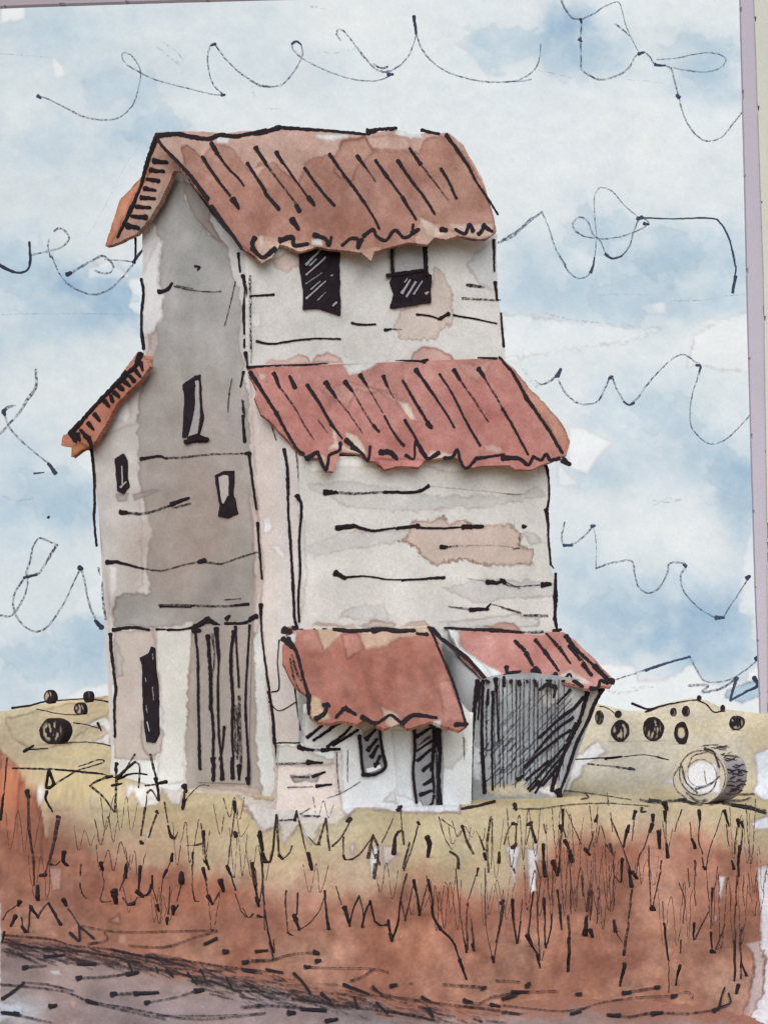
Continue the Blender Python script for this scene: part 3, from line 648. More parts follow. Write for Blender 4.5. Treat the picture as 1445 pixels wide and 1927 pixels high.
inks(mb, G1, '''
6|d 768,215 780,290 770,400 770,500 780,595 / 4|d 735,-20 738,60 733,130 / 6|d 490,1120 502,1180 512,1300 515,1445 ; g 512,140 525,280 / 5d|g 535,400 545,440 / 5d|g 555,480 562,600 575,680 / 6|g 600,760 605,850 620,980 630,1060 622,1150 625,1320
5|d 1295,75 1305,175 / 6.5|d 1320,195 1335,270 1325,400 1330,510 / 5|d 1330,545 1330,585 / 6|d 1335,615 1345,690 / 5|d 1325,720 1308,800 / 5d|d 1320,880 1325,960 / 6|d 1320,960 1330,1100 / 5|d 1355,1180 1375,1330 1390,1445 ; g 1395,80 / 5|g 1400,155 1410,300 1425,460 / 7|g 1418,600 1418,660 / 5|g 1418,660 1425,780 1440,900 ; h 60,1040 80,1180 95,1300 105,1445 / 5|k 160,150 180,260 195,420 210,580 200,670
4|d 1060,145 1085,150 1075,165 / 7|d 862,285 905,275 935,240 / 3d|d 945,255 1040,275 1130,285 1200,282 / 3d|d 960,252 1050,268 / 6|d 765,1195 860,1180 905,1192 / 4d|d 905,1190 1000,1185 1150,1170 1345,1165 / 7|d 1335,1165 1360,1165 / 5d|g 670,100 780,105 900,70 1025,25 / 9|g 655,98 690,100 / 7|g 930,55 1025,20 / 4d|g 940,75 1035,50
8|g 580,370 640,368 / 5|g 640,368 680,380 780,405 / 3.5d|g 780,405 880,415 1000,385 1100,365 / 8|g 1080,368 1115,360 / 4d|g 1100,365 1200,378 1300,345 1400,315 / 5d|g 865,605 1000,605 1200,610 1345,600 / 3|g 870,612 1040,615 / 6|g 1280,605 1350,598 / 2.4d|g 1220,575 1310,568 / 7|g 615,740 720,725 810,738 / 4|g 850,735 900,735 / 5|g 910,738 1000,735 1060,720 / 9|g 1060,725 1130,690 1190,715 / 12|g 1125,680 1130,690 / 6|g 1225,705 1330,700 1390,670 / 9|g 1360,680 1395,662 / 6|g 1230,680 1248,662
3d|d 1260,760 1245,850 1240,940 / 2.5d|d 1280,230 1240,400 1220,470 / 2.5|h 130,880 122,1000 130,1140 90,1165 / 2.5|h 75,1215 130,1265 220,1220 / 3|h 210,1110 222,1200 232,1280 245,1370 / 3d|e 310,1210 325,1380 / 6|e 240,1200 262,1300 268,1445 / 5d|d 1360,200 1365,600
3.4d|e 170,1050 200,1150 / 3d|e 15,930 30,1000 20,1080''')
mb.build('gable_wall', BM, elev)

def p2_col(U, V):
    g = Pigment(U, V, (209, 208, 204))
    g.blob(700, 520, 40, 60, .3, (196, 196, 194)); g.blob(560, 610, 120, 25, .3, (196, 195, 192)); g.blob(620, 600, 50, 20, .4, (184, 185, 183)); g.blob(840, 640, 120, 20, .4, (216, 217, 214))
    g.wash('e 175,170 250,130 330,140 330,200 260,240 200,210', (200, 180, 168), .7, 4)
    g.wash('e 840,540 880,440 1000,400 1050,300 1060,210 1110,240 1150,330 1165,450 1160,520 1090,550 1075,610 1000,600 940,605 880,600', (198, 184, 175), .85, 7, 1.3, .22, 7)
    g.wash('e 50,455 115,455 118,535 55,540', (224, 226, 226), .9, 2)
    g.wash('e 1240,200 1290,120 1370,70 1420,80 1430,360 1300,300', (196, 201, 203), .7, 5)
    g.wash('e 920,730 950,670 1000,640 1080,650 1150,690 1180,730', (194, 150, 140), .85, 3, 1.4, .25); g.wash('e 390,730 420,690 480,668 550,705 560,730', (200, 166, 156), .8, 3, 1.4, .2); g.wash('e 130,740 180,710 250,720 320,680 370,690 400,740', (200, 168, 158), .8, 3, 1.4, .2)
    g.wash('b 560,1360 640,1360 630,1425', (200, 178, 166), .7, 3)
    g.C += ((fbm(U, V, 34, 66, 4) - .5) * 24 + (fbm(U, V, 110, 67, 2) - .5) * 16)[:, None] * np.array((1, 1, 1.06))
    return g.grain(.035, 3.5)
mb = MB()
patch(mb, G2, 'z 462,446 936,440 934,480 938,560 950,650 950,720 462,720', p2_col, 2., .15, off=.03, rg=.5)
inks(mb, G2, '''
4|e 60,365 190,358 / 4.5|e 95,612 180,625 330,605 450,597 550,600 / 4|e 612,512 660,522 742,520 / 5|e 792,552 825,545 / 2d|e 830,545 885,548 / 6d|e 1240,305 1330,318 / 4.5d|e 1215,377 1330,385 1420,390 / 4|e 965,465 1040,475 1100,495 / 7|e 1085,490 1140,462 / 3.5|e 1165,470 1280,490 1400,515
5|e 1385,60 1388,230 / 6|e 1392,290 1402,385 / 5|e 1425,460 1430,540 1440,640 / 2d|e 60,540 68,640 65,730''', off=.042)
mb.build('side_wall', BM, elev)

def p3_col(U, V):
    g = Pigment(U, V, (207, 206, 202))
    g.wash('h 280,30 500,15 800,60 1000,100 1440,90 ; i 200,40 230,100 ; h 1300,150 800,185 500,150 300,60', (188, 188, 186), .65, 7, 2, .1)
    g.wash('h 250,380 500,290 820,280 820,345 520,385 330,430', (190, 190, 188), .6, 7, 2, .1)
    g.wash('h 1020,600 1250,540 1440,560 ; i 120,550 300,575 410,615 360,640 0,660 ; h 1200,680', (188, 189, 188), .75, 5, 2, .14)
    g.wash('h 450,760 520,700 700,680 730,780', (190, 191, 189), .6, 6, 2, .12); g.wash('h 1000,780 1440,740 ; i 200,770 200,805 ; h 1100,820', (192, 193, 190), .6, 5)
    g.wash('i 100,300 170,290 220,340 160,360', (184, 184, 180), .6, 5); g.blob(680, 1060, 100, 30, .35, (214, 213, 209)); g.blob(700, 1120, 80, 30, .3, (212, 210, 206)); g.blob(600, 900, 30, 160, .3, (210, 207, 204))
    g.wash('e 320,1260 700,1240 1010,1270 1440,1260 ; f 200,1250 200,1300 ; e 1440,1300 1150,1330 1000,1290 560,1300 400,1330', (222, 223, 222), .7, 4)
    g.wash('h 790,340 830,300 860,225 950,235 1020,205 1050,250 1140,225 1200,260 1400,250 ; i 40,250 110,300 90,360 165,390 160,465 20,475 ; h 1380,480 1240,470 1140,440 970,475 900,420 870,370', (194, 177, 167), .9, 6, 1.2, .35, 6)
    g.wash('h 960,820 1110,830 1110,910 1240,1000 1340,1080 1200,1200 1250,1445 1120,1445 1160,1330 1100,1180', (208, 209, 207), .8, 3)
    g.wash('h 570,800 640,770 760,790 760,815 600,815', (178, 165, 150), .7, 4, 1.4, .25); g.wash('h 310,800 330,782 480,800 540,790 550,815', (196, 180, 164), .8, 3); g.wash('h 790,810 850,780 920,772 950,800', (186, 168, 150), .8, 3, 1.4, .25); g.wash('i -100,810 0,785 60,790 110,840', (176, 140, 125), .8, 3, 1.4, .25)
    g.wash('h 240,200 260,180 290,520 250,760', (196, 197, 198), .4, 5)
    g.C += ((fbm(U, V, 34, 66, 4) - .5) * 24 + (fbm(U, V, 110, 67, 2) - .5) * 16)[:, None] * np.array((1, 1, 1.06))
    return g.grain(.038, 3.5)
mb = MB()
patch(mb, G3, 'z 562,858 1027,860 1033,930 1030,1000 1036,1070 1046,1100 1047,1200 1050,1500 562,1520', p3_col, 2., .15, off=.03, rg=.6)
inks(mb, G3, '''
9|h 378,78 440,76 / 5d|h 440,78 560,82 700,75 / 6|h 700,75 870,75 945,42 / 1.8f|h 945,42 1200,65 1445,90 / 10|h 445,272 540,258 / 5|h 540,260 640,285 760,270 / 7|h 770,272 890,258 / 4.5|h 880,268 1000,272 1150,265 / 9|h 1130,265 1235,262 / 9|h 1012,375 1040,372 / 4d|h 1040,374 1100,368 / 2.2f|h 1100,368 1300,365 1440,380 / 9|h 435,515 490,542 / 4|h 480,540 600,533 720,550 800,552 / 5|h 800,555 1030,540
2.4f|h 1150,545 1260,560 / 8|h 1260,565 1320,568 1352,555 / 3d|h 1350,560 1440,600 / 4d|h 1055,698 1160,712 / 8|h 1170,715 1265,712 / 4|h 1262,705 1280,682 / 2.4d|h 1290,685 1445,730 / 7|i -6,552 15,570 / 3.5d|i 10,570 60,588 250,578 / 9|i 218,582 260,575 / 3d|i 0,705 100,735 / 5d|i 120,745 245,750 / 2f|i 0,85 100,88 / 6|i 112,262 128,262 / 3d|i 60,385 105,378 / 2d|i 95,300 95,370
5.5|h 232,95 252,160 240,340 245,500 235,650 240,780 / 9|h 228,95 238,115
6|f 210,1200 240,1240 252,1300 / 5|f 252,1300 255,1400 248,1445 ; i 240,180 / 7|i 240,170 250,250 / 4.5|i 250,250 252,330 265,470 / 3|i 265,470 280,490 / 7|i 290,520 290,640 / 8|i 290,640 285,760 / 6|i 285,760 300,830 / 7|i 280,835 318,825''', off=.042)
mb.build('side_wall', BM, elev)
mb = MB()
ink(mb, G1.shift(0), 'h 175,0 180,180 190,320 205,560 215,760 235,830', 6)
ink(mb, G1.shift(0), 'e 245,1200 262,1300 266,1445', 6); ink(mb, G1, 'h 175,0 177,90', 5)
mb.build('corner_trim', [M_INK, M_INK], elev)

# hidden body of the house: the gable outline carried back along its length
mb = MB()
prof = pp('z 320,300 350,345 455,478 460,480 460,705 556,850 556,1524 215,1524 180,850 272,700 272,450')
A = G1.at(prof[:, 0], prof[:, 1], -.17); L2 = d2 * .97
mb.ngon(A, lin((205, 203, 200))); mb.ngon((A + L2)[::-1], lin((205, 203, 200)))
n = len(A); i = np.arange(n); j = (i + 1) % n
mb.add(np.vstack([A, A + L2]), lin((205, 203, 200)), np.stack([i, n + i, n + j, j], 1))
mb.build('back_wall', BM, elev)

# ---- main roof
TLp = P3(296, 250, 31.15); BLp = P3(462, 478, 30.55); TRp = P3(842, 248, 33.2)
R1 = plane3(TLp, BLp, TRp)
def r1_col(U, V):
    g = Pigment(U, V, (194, 160, 148))
    g.wash('a 980,800 1020,790 1100,850 1160,780 1250,790 1340,900 1400,960 1445,900 ; b 0,900 20,880 100,880 200,960 240,1000 270,880 380,840 440,850 470,760 600,740 640,820 850,820 890,830 910,760 1000,740 1050,740 1150,850 1230,990 1290,1130 1320,1290 1200,1310 900,1180 870,1330 640,1380 0,1300 ; a 1400,1400 1300,1330 1150,1120 1000,900', (166, 122, 108), .92, 5, 1.5, .22)
    for k, (u, v, ru, rv, a, c) in enumerate([(620, 400, 90, 50, .55, (152, 106, 94)), (430, 380, 60, 60, .5, (164, 116, 102)), (760, 350, 60, 50, .45, (148, 106, 96)), (870, 340, 40, 60, .5, (180, 140, 122)), (400, 300, 60, 30, .3, (178, 138, 124)), (560, 350, 50, 60, .3, (176, 132, 116)), (720, 300, 70, 30, .35, (180, 138, 122)), (500, 290, 60, 22, .4, (198, 166, 154)), (660, 430, 120, 22, .4, (150, 102, 88)), (830, 420, 60, 20, .4, (190, 150, 132))]):
        g.blob(u, v, ru, rv, a, c, k=k)
    g.wash('b 430,850 470,770 600,745 650,830 560,900 520,1000 430,940', (176, 134, 120), .5, 3, 1.5, .25); g.wash('b 600,740 760,730 840,760 850,815 640,815', (196, 164, 150), .7, 3, 1.5, .22)
    g.wash('b 890,1185 940,1190 1010,1250 1060,1275 980,1300 930,1270', (212, 190, 176), .9, 3); g.wash('b 1060,1215 1150,1215 1290,1215 1300,1280 1200,1300 1090,1270', (200, 178, 166), .8, 4)
    g.wash('b 320,725 500,725 510,745 400,765 330,750', (222, 221, 219), .9, 2); g.wash('a 1175,740 1245,745 1245,778 1180,775', (224, 224, 223), .95, 1.5); g.wash('b 310,1300 365,1300 370,1335 305,1330', (222, 220, 218), .9, 2)
    g.wash('b 20,1290 45,1280 50,1350 25,1345', (222, 220, 218), .9, 2); g.wash('b 0,1270 240,1300 330,1350 560,1350 700,1330 640,1400 300,1370 100,1400 0,1430', (196, 164, 146), .6, 4)
    g.wash('b 760,700 900,705 910,745 850,750 770,728', (222, 224, 224), .9, 3)
    g.C += ((fbm(U, V, 46, 68, 4) - .5) * 44 + (fbm(U, V, 15, 69, 3) - .5) * 22)[:, None]
    return g.grain(.06, 3)
mb = MB()
patch(mb, R1, 'z 290,248 345,246 420,249 480,245 530,237 600,243 690,250 745,243 765,246 775,252 800,250 842,248 872,272 905,330 926,392 935,434 915,449 890,449 860,442 840,450 818,446 806,460 770,456 742,462 705,473 698,491 680,474 640,470 596,464 565,474 540,462 527,459 512,484 492,494 478,480 468,474 455,466 430,432 398,388 360,340 318,288', tint(r1_col, (.9, .91, .9)), 2., .07, rg=1., rim_rgb=(150, 120, 108))
inks(mb, R1, '''
9|a 850,735 960,725 1060,745 1140,750 1200,730 1280,738 1400,715 1445,705 / 9|b 0,725 50,715 130,690 / 6|b 130,690 290,700 430,710 600,727 / 9|b 612,715 690,700 765,694 / 6|b 905,705 1000,725 / 8|a 850,735 880,790 960,870 1040,960 1100,1040 1130,1080 / 8|a 1150,1120 1200,1190 1260,1270 1315,1350 / 7|b 1040,730 1090,800 1160,900 / 5|b 1160,900 1200,980 1260,1070 1320,1165
8|a 1150,775 1180,830 / 5|a 1180,830 1240,910 1300,970 1325,1005 / 6|a 1100,850 1180,970 1250,1060 / 10|a 1265,1080 1295,1125 / 7|a 1345,885 1400,970 1445,1040 ; b 50,1040 130,1135 / 7|a 1390,800 1445,880 / 7|b 0,800 60,890 / 5d|b 60,890 120,970 180,1050 235,1120 / 9|b 225,1115 240,1145 / 8|b 115,825 150,880 / 4.5|b 150,880 230,990 280,1060 / 8|b 290,1070 320,1110 / 6|b 270,910 340,1010 430,1115
6|b 405,835 470,930 560,1050 640,1170 675,1240 / 7|b 555,845 600,905 / 3d|b 600,905 655,985 / 7|b 655,870 720,960 / 4.5|b 720,960 800,1070 / 6|b 800,1070 875,1190 / 6|b 775,870 850,980 920,1070 975,1160 / 6|b 840,805 900,890 / 4d|b 900,890 970,980 1050,1085 / 6|b 1010,915 1050,980 1095,1075
9|a 1385,1290 1372,1330 1400,1380 / 8|b -20,1350 20,1385 50,1395 110,1350 / 9|b 135,1305 200,1290 215,1330 285,1325 / 10|b 200,1190 235,1240 / 8|b 320,1275 380,1295 400,1330 415,1290 / 8|b 475,1330 520,1295 560,1300 560,1345 580,1300 / 7|b 590,1282 640,1245 660,1280 710,1305 760,1250 810,1290 850,1270 860,1220 / 9|b 855,1265 888,1245 / 10|b 1012,1245 1038,1250 / 7|b 1090,1245 1140,1268 1165,1220 1185,1255 / 7|b 1215,1272 1242,1240 / 8|b 1240,1225 1288,1255''')
rf = mb.build('roof', RM, elev)
mb = MB()   # far slope, dropping away behind the ridge
RV = (TRp - TLp)
FL = P3(205, 462, 32.7)
mb.slab([TLp + RV * .16 + [0, .05, -.05], TLp + RV + [0, .05, -.05], FL + RV * .97 + [.45, .1, .45], FL + RV * .16 + [.45, .1, .45]], (.05, 0, -.12), (165, 120, 106))
mb.build('far_slope', RM, rf)

BG = G1.shift(.28)
def bb_col(U, V):
    g = Pigment(U, V, (176, 142, 126))
    g.wash('a 835,900 780,940 650,1080 565,1335 600,1335 640,1270 720,1090', (192, 132, 104), .9, 4, 1.6, .3)
    g.wash('a 720,1240 780,1150 870,1050 920,960 870,1090 810,1190 740,1275', (160, 148, 136), .8, 3)
    g.C += ((fbm(U, V, 46, 68, 4) - .5) * 44 + (fbm(U, V, 15, 69, 3) - .5) * 22)[:, None]
    return g.grain(.06, 3)
mb = MB()
patch(mb, BG, 'a 832,735 800,870 785,940 655,1080 568,1338 605,1335 740,1272 812,1190 870,1095 925,975 945,925 1000,925 960,870 870,780', bb_col, 2, .12, rg=.8)
inks(mb, BG, '''9|a 850,745 800,880 770,1000 / 7|a 770,1000 720,1120 / 7|a 720,1120 640,1285 / 9|a 835,872 905,880 / 9|a 818,922 888,930 / 8|a 800,972 862,982 / 8|a 785,1022 842,1032 / 9|a 768,1072 838,1078 / 8|a 742,1122 815,1126 / 9|a 718,1174 795,1180 / 9|a 690,1226 752,1238''')
mb.build('bargeboard', RM, elev)
def lb_col(U, V):
    g = Pigment(U, V, (172, 116, 98))
    g.blob(150, 830, 30, 30, .6, (168, 116, 88)); g.blob(270, 690, 25, 30, .6, (184, 142, 130))
    g.wash('d 385,1190 390,1130 440,1100 480,1130', (170, 120, 82), .8, 2, 1.4, .3)
    g.C += ((fbm(U, V, 46, 68, 4) - .5) * 44 + (fbm(U, V, 15, 69, 3) - .5) * 22)[:, None]
    return g.grain(.06, 3)
mb = MB()
patch(mb, BG, 'd 745,618 785,640 818,690 760,765 632,900 575,1010 500,1120 440,1150 385,1192 390,1130 330,1125 340,1068 400,1040 540,880 640,760', lb_col, 2, .12, rg=.8)
inks(mb, BG, '''12|d 765,625 735,690 690,730 / 10|d 690,730 620,800 540,880 / 9|d 540,880 460,970 390,1050 / 11|d 385,1050 410,1095 / 7|d 765,670 775,710 / 7|d 735,710 762,745 / 8|d 705,745 730,770 / 8|d 680,775 705,795 / 9|d 650,800 668,815 / 8|d 620,830 645,855 / 8|d 600,850 612,880 / 9|d 570,880 590,905 / 8|d 515,950 540,985 / 9|d 480,1000 505,1030 / 9|d 440,1040 470,1075 / 9|d 420,1060 430,1090 / 8|d 480,1080 495,1110 500,1130''')
lb = mb.build('bargeboard', RM, elev)
mb = MB()
a = G1.at([268, 140], [668, 838], .2)
mb.slab([a[0], a[0] + d2 * .95, a[1] + d2 * .95, a[1]], (.05, 0, -.1), (172, 116, 98))
mb.build('lean_to_roof', RM, elev)

# ---- middle roof over the near aisle
tl = G2.at([472], [690], .02)[0]; tr = G2.at([940], [672], .02)[0]; bl = G3.at([556], [866], .15)[0]
R2 = plane3(tl, bl, tr)
def r2_col(U, V):
    g = Pigment(U, V, (182, 126, 118))
    for k, (u, v, ru, rv, a, c) in enumerate([(560, 790, 70, 60, .5, (170, 108, 100)), (760, 830, 90, 40, .5, (170, 108, 100)), (640, 700, 60, 22, .5, (196, 150, 142)), (690, 740, 60, 24, .5, (196, 152, 142)), (920, 760, 80, 60, .45, (168, 106, 100)), (1030, 800, 30, 60, .5, (182, 130, 118)), (860, 690, 60, 20, .4, (190, 142, 132)), (540, 710, 60, 18, .35, (192, 140, 132)), (1000, 850, 60, 20, .4, (172, 106, 96)), (770, 700, 40, 20, .4, (190, 146, 138))]):
        g.blob(u, v, ru, rv, a, c, k=k)
    g.wash('e 440,880 600,830 850,900 870,960 760,890 700,900 640,880 590,980 560,960', (196, 152, 142), .55, 4, 1.5, .2)
    g.wash('e 560,740 740,715 750,735 690,775 595,795 580,760', (224, 222, 220), .95, 3); g.wash('e 860,930 920,950 968,1040 930,1035 890,980', (212, 196, 182), .95, 2)
    g.wash('e 490,1070 530,1100 535,1160 600,1190 580,1110 640,1120 690,1200 690,1230 560,1210 510,1200 480,1200 520,1160', (210, 192, 176), .92, 3); g.wash('e 1040,1200 1100,1210 1200,1240 1100,1260 1020,1250', (212, 190, 176), .8, 3); g.wash('e 100,780 150,790 140,835 110,820', (208, 194, 184), .8, 3)
    g.wash('e 360,1240 430,1210 480,1240 510,1315 460,1315', (190, 160, 144), .7, 3); g.wash('e 730,1250 1010,1250 1000,1300 880,1300 790,1315', (188, 120, 112), .6, 4, 1.4, .28)
    g.wash('f 60,700 150,810 260,920 330,1010 370,1100 330,1170 260,1030 130,850', (188, 140, 122), .7, 3, 1.4, .2)
    g.wash('e 1330,1180 1420,1180 1440,1215 1340,1215', (206, 180, 168), .7, 3); g.wash('e 1180,730 1300,740 1400,705 1300,830 1240,800', (198, 158, 146), .6, 4)
    g.C += ((fbm(U, V, 46, 68, 4) - .5) * 44 + (fbm(U, V, 15, 69, 3) - .5) * 22)[:, None]
    return g.grain(.06, 3)
mb = MB()
patch(mb, R2, 'z 464,690 520,684 640,674 680,668 800,676 940,665 ; f 0,650 60,700 150,810 260,920 330,1010 368,1100 350,1170 300,1195 160,1250 70,1250 40,1230 0,1230 ; e 1320,1290 1230,1305 1180,1245 1100,1245 1010,1262 980,1300 880,1290 790,1312 740,1265 700,1265 660,1225 550,1215 512,1320 470,1318 430,1245 370,1245 310,1205 200,1080 120,1010 82,920 98,880 60,790', tint(r2_col, (.91, .92, .91)), 2., .06, rg=1., rim_rgb=(160, 120, 110))
inks(mb, R2, '''
7|e 45,750 200,740 / 6|e 200,740 400,735 550,715 640,700 / 6|e 640,700 680,692 740,710 900,713 1000,722 / 8|e 1000,720 1050,687 / 5|e 1050,690 1140,703 / 2.4d|e 1190,692 1300,697 / 5|e 1300,697 1400,705 / 8|e 60,780 130,890 200,1000 / 7|e 200,1000 260,1110 310,1190 350,1225 / 6|e 1392,665 1445,735 ; f 60,730 130,860 / 7|f 130,860 200,960 260,1050 325,1160
7|e 190,785 220,860 / 4d|e 220,860 300,970 350,1060 405,1145 / 8|e 275,805 305,862 / 7|e 370,850 430,940 500,1060 / 5|e 500,1060 560,1140 / 8|e 580,1150 650,1205 / 3d|e 430,1040 480,1110 / 8|e 470,835 525,915 / 3d|e 525,915 600,1010 670,1110 / 8|e 575,832 615,880 / 4d|e 615,880 690,1010 730,1070 / 6|e 730,1070 760,1103 / 8|e 658,795 690,845 / 3d|e 690,845 780,1000 / 5|e 790,1020 840,1110 895,1180 / 6|e 785,800 805,855 / 3d|e 805,855 840,920 / 5|e 900,1040 960,1140 1020,1240
6|e 890,825 950,930 1040,1080 / 8|e 1025,1055 1045,1080 / 7|e 960,765 1000,820 / 5|e 1000,820 1110,980 1170,1080 / 5|e 1090,790 1160,900 1230,1040 1310,1180 / 8|e 1168,768 1200,820 / 4d|e 1200,820 1270,920 1355,1050 / 8|e 1302,760 1330,805 / 4d|e 1330,805 1400,920 ; f 0,920 / 5|f 0,920 60,1020 140,1170
8|e 365,1252 425,1215 / 7|e 425,1215 470,1310 490,1230 / 7|e 500,1225 545,1205 550,1165 / 6|e 610,1190 660,1215 700,1262 712,1185 / 10|e 768,1215 820,1217 855,1250 / 5|e 905,1232 950,1250 955,1160 / 8|e 960,1155 1020,1248 1085,1218 / 7|e 1115,1248 1160,1242 1185,1202 1205,1265 1235,1305 1290,1252 / 6|e 1290,1250 1440,1228 / 8|f 0,1190 90,1192 140,1225 170,1182 / 7|f 170,1182 210,1200 240,1168 262,1200 310,1192 / 10|f 330,1202 365,1225''')
mb.build('roof', RM, elev)

# ---- windows and doors of the main body
DARK = (38, 31, 36)
def dark_col(scr=(), w=1.6, base=DARK, c=(150, 152, 158)):
    def f(U, V):
        g = Pigment(U, V, base)
        g.C += (fbm(U, V, 9, 4)[:, None] - .5) * 16
        return g
    return f
def flat(c): return lambda U, V: Pigment(U, V, c).grain(.05, 4)
LI = (158, 160, 166)
def window(surf, poly, lights='', strokes='', off=.05, parent=elev, name='window', pane=None, panec=(164, 164, 162), sill=None, base=DARK, **pr):
    mb = MB()
    patch(mb, surf, poly, dark_col(base=base), 1.8, .09, off=off, rg=1.3)
    if lights: inks(mb, surf, lights, off=off + .014, rgb=LI)
    if strokes: inks(mb, surf, strokes, off=off + .02)
    o = mb.build(name, BM, parent, **pr)
    if pane:
        mb = MB()
        patch(mb, surf, pane, flat(panec), 1.8, .03, off=off + .02, rg=.6); mb.build('pane', BM, o)
    if sill:
        mb = MB(); inks(mb, surf, sill, off=off + .02, m=0); mb.build('sill', [M_INK], o)
    return o
window(G2, 'e 330,125 380,105 470,95 552,100 545,200 550,300 552,470 500,455 440,432 345,438 352,330 335,240', '4|e 365,195 440,115/2.4|e 385,200 420,165/3|e 365,250 470,155/2d|e 362,300 450,240/2.6|e 365,380 470,285/2d|e 425,390 470,345/3|e 510,420 530,400/2|e 500,255 510,250/2|e 390,330 440,285', off=.08)
window(G2, 'e 820,290 845,248 1000,225 1048,250 1045,405 940,415 850,432 822,432 842,350', '4|e 885,350 930,280/4|e 910,368 960,290/3|e 950,355 995,285/4|e 1015,352 1028,345/2|e 900,290 915,270', '7|e 832,85 830,160 835,245/9|e 1015,65 1012,150 1022,250/7|e 805,255 900,240 1000,225', off=.08, pane='e 848,92 1000,86 1000,222 848,236', panec=(160, 160, 160))
window(G1, 'd 995,795 1060,738 1090,735 1098,900 1108,970 1082,1065 1135,1080 1128,1105 1005,1112 1018,1070 988,1082 1000,900', '', '', off=.03, pane='d 1062,770 1080,765 1086,960 1072,1058 1022,1072 1045,1000 1060,900', panec=(158, 157, 155), sill='8|d 1008,1105 1060,1085 1130,1088')
window(G1, 'd 622,1195 665,1168 690,1200 690,1300 702,1345 672,1388 640,1372 628,1280', '2.4|d 662,1235 665,1330/3|d 655,1350 685,1320', off=.03)
window(G1, 'd 1165,1285 1215,1258 1272,1255 1268,1400 ; g 1275,20 1292,108 1240,132 1180,118 1195,60 ; d 1185,1400', '', off=.03, pane='d 1188,1295 1215,1280 1240,1285 1242,1400 ; g 1240,0 1215,55 1208,50 ; d 1200,1400', panec=(176, 171, 164))
window(G1, 'g 758,890 810,860 822,828 845,838 850,960 860,1080 866,1300 840,1358 795,1350 785,1260 774,1100 770,925', '2.4d|g 830,870 832,900/2d|g 830,1050 835,1120/2.4d|g 795,1150 800,1190/2|g 800,1240 812,1290/2d|g 790,1000 795,1020', off=.03)
def door_col(U, V):
    g = Pigment(U, V, (158, 149, 143))
    g.blob(400, 1330, 30, 160, .5, (150, 148, 146)); g.blob(455, 1300, 20, 160, .4, (172, 162, 155))
    return g.grain(.05, 4)
mb = MB()
patch(mb, G1, 'g 1050,735 1130,715 1370,712 1352,1445 ; j 1350,140 1075,130', door_col, 2, .06, off=.03, rg=.6)
inks(mb, G1, '''
9|g 1050,738 1085,742 / 6|g 1062,745 1075,900 1078,1100 1085,1445 ; j 1088,60 / 8|g 1130,770 1145,1000 1145,1170 / 4d|g 1155,760 1165,900 1150,1000 / 8|g 1175,730 1190,900 / 5|g 1190,900 1185,1050 1190,1300 1205,1445 ; j 1205,115 / 6|g 1150,1160 1160,1300 1158,1445 ; j 1162,122 / 5|g 1220,1265 1210,1380 1195,1445 / 8|j 1160,0 1160,120 / 8|j 1203,0 1207,115
6|g 1270,745 1255,900 1265,1100 1262,1300 1268,1445 ; j 1262,105 / 5|g 1280,720 1290,900 1300,1050 / 6d|g 1300,1100 1305,1300 1310,1445 ; j 1300,115 / 7|j 1262,0 1264,110 / 7|j 1300,40 1300,115 / 5d|g 1285,1150 1295,1300 1290,1440 / 4.5|g 1358,712 1345,900 / 5|g 1345,900 1335,1150 1350,1445 ; j 1350,135 / 9|j 1348,110 1350,138 / 4d|g 1262,1000 1275,1200 1280,1400''', off=.045)
mb.build('door', BM, elev, label='tall slatted grey door')

# ---- annex with the sloping red roof
def p4_col(U, V):
    g = Pigment(U, V, (220, 223, 224))
    g.wash('k 180,560 540,540 560,700 560,800 180,820', (212, 199, 191), .9, 4); g.wash('k 190,440 330,440 380,480 520,520 500,560 200,555', (184, 178, 172), .7, 5)
    g.wash('k 280,610 380,600 440,610 420,640 300,640', (152, 150, 148), .85, 3, 1.4, .25); g.wash('k 1100,360 1220,350 1240,480 1160,570 1100,560', (204, 204, 201), .9, 4)
    g.wash('k 370,240 430,200 650,310 650,380 480,450 350,460 350,330', (206, 208, 208), .6, 5); g.wash('k 380,170 430,180 460,260 420,310 390,270', (202, 176, 150), .8, 3); g.wash('k 640,320 780,300 780,400 700,420', (164, 152, 146), .7, 4)
    g.wash('k 830,360 940,350 950,740 860,720', (210, 213, 215), .7, 4); g.wash('k 780,750 850,680 860,760', (204, 206, 206), .6, 3); g.wash('k 520,470 560,470 570,700 530,700', (206, 204, 200), .5, 4)
    g.C += ((fbm(U, V, 34, 66, 4) - .5) * 24 + (fbm(U, V, 110, 67, 2) - .5) * 16)[:, None] * np.array((1, 1, 1.06))
    return g.grain(.032, 3.5)
mb = MB()
patch(mb, G4, 'z 576,1325 890,1340 886,1540 520,1540 526,1400 572,1400', p4_col, 2., .15, rg=.6)
inks(mb, G4, '''
6|k 370,400 495,300 / 7|k 405,415 480,365 555,310 / 6|k 480,450 560,390 620,330 / 7|k 510,440 580,400 645,360 / 7|k 325,455 400,470 / 5d|k 360,465 450,470 / 7|k 450,468 545,462 / 5d|k 205,545 360,540 / 7|k 370,535 450,538 / 4d|k 285,615 380,615 / 6|k 400,612 465,588 / 3d|k 265,672 400,668 / 6|k 420,665 500,655 / 3|k 205,430 330,428 / 9|k 325,448 345,465 / 2.4d|k 530,480 535,600 545,700 / 2.4d|k 1220,400 1225,520
2.2d|k 660,640 560,700 480,730 / 4|k 420,300 450,265 480,210 / 2.4d|k 590,470 590,640''')
for s in ['k 575,340? '] if False else []: pass
ann = mb.build('annex', BM, elev)
mb = MB()    # side and back of the annex
c0 = G4.at([576], [1400], -.15)[0]; c1 = G4.at([888], [1400], -.15)[0]; bk = G3.n * -2.85
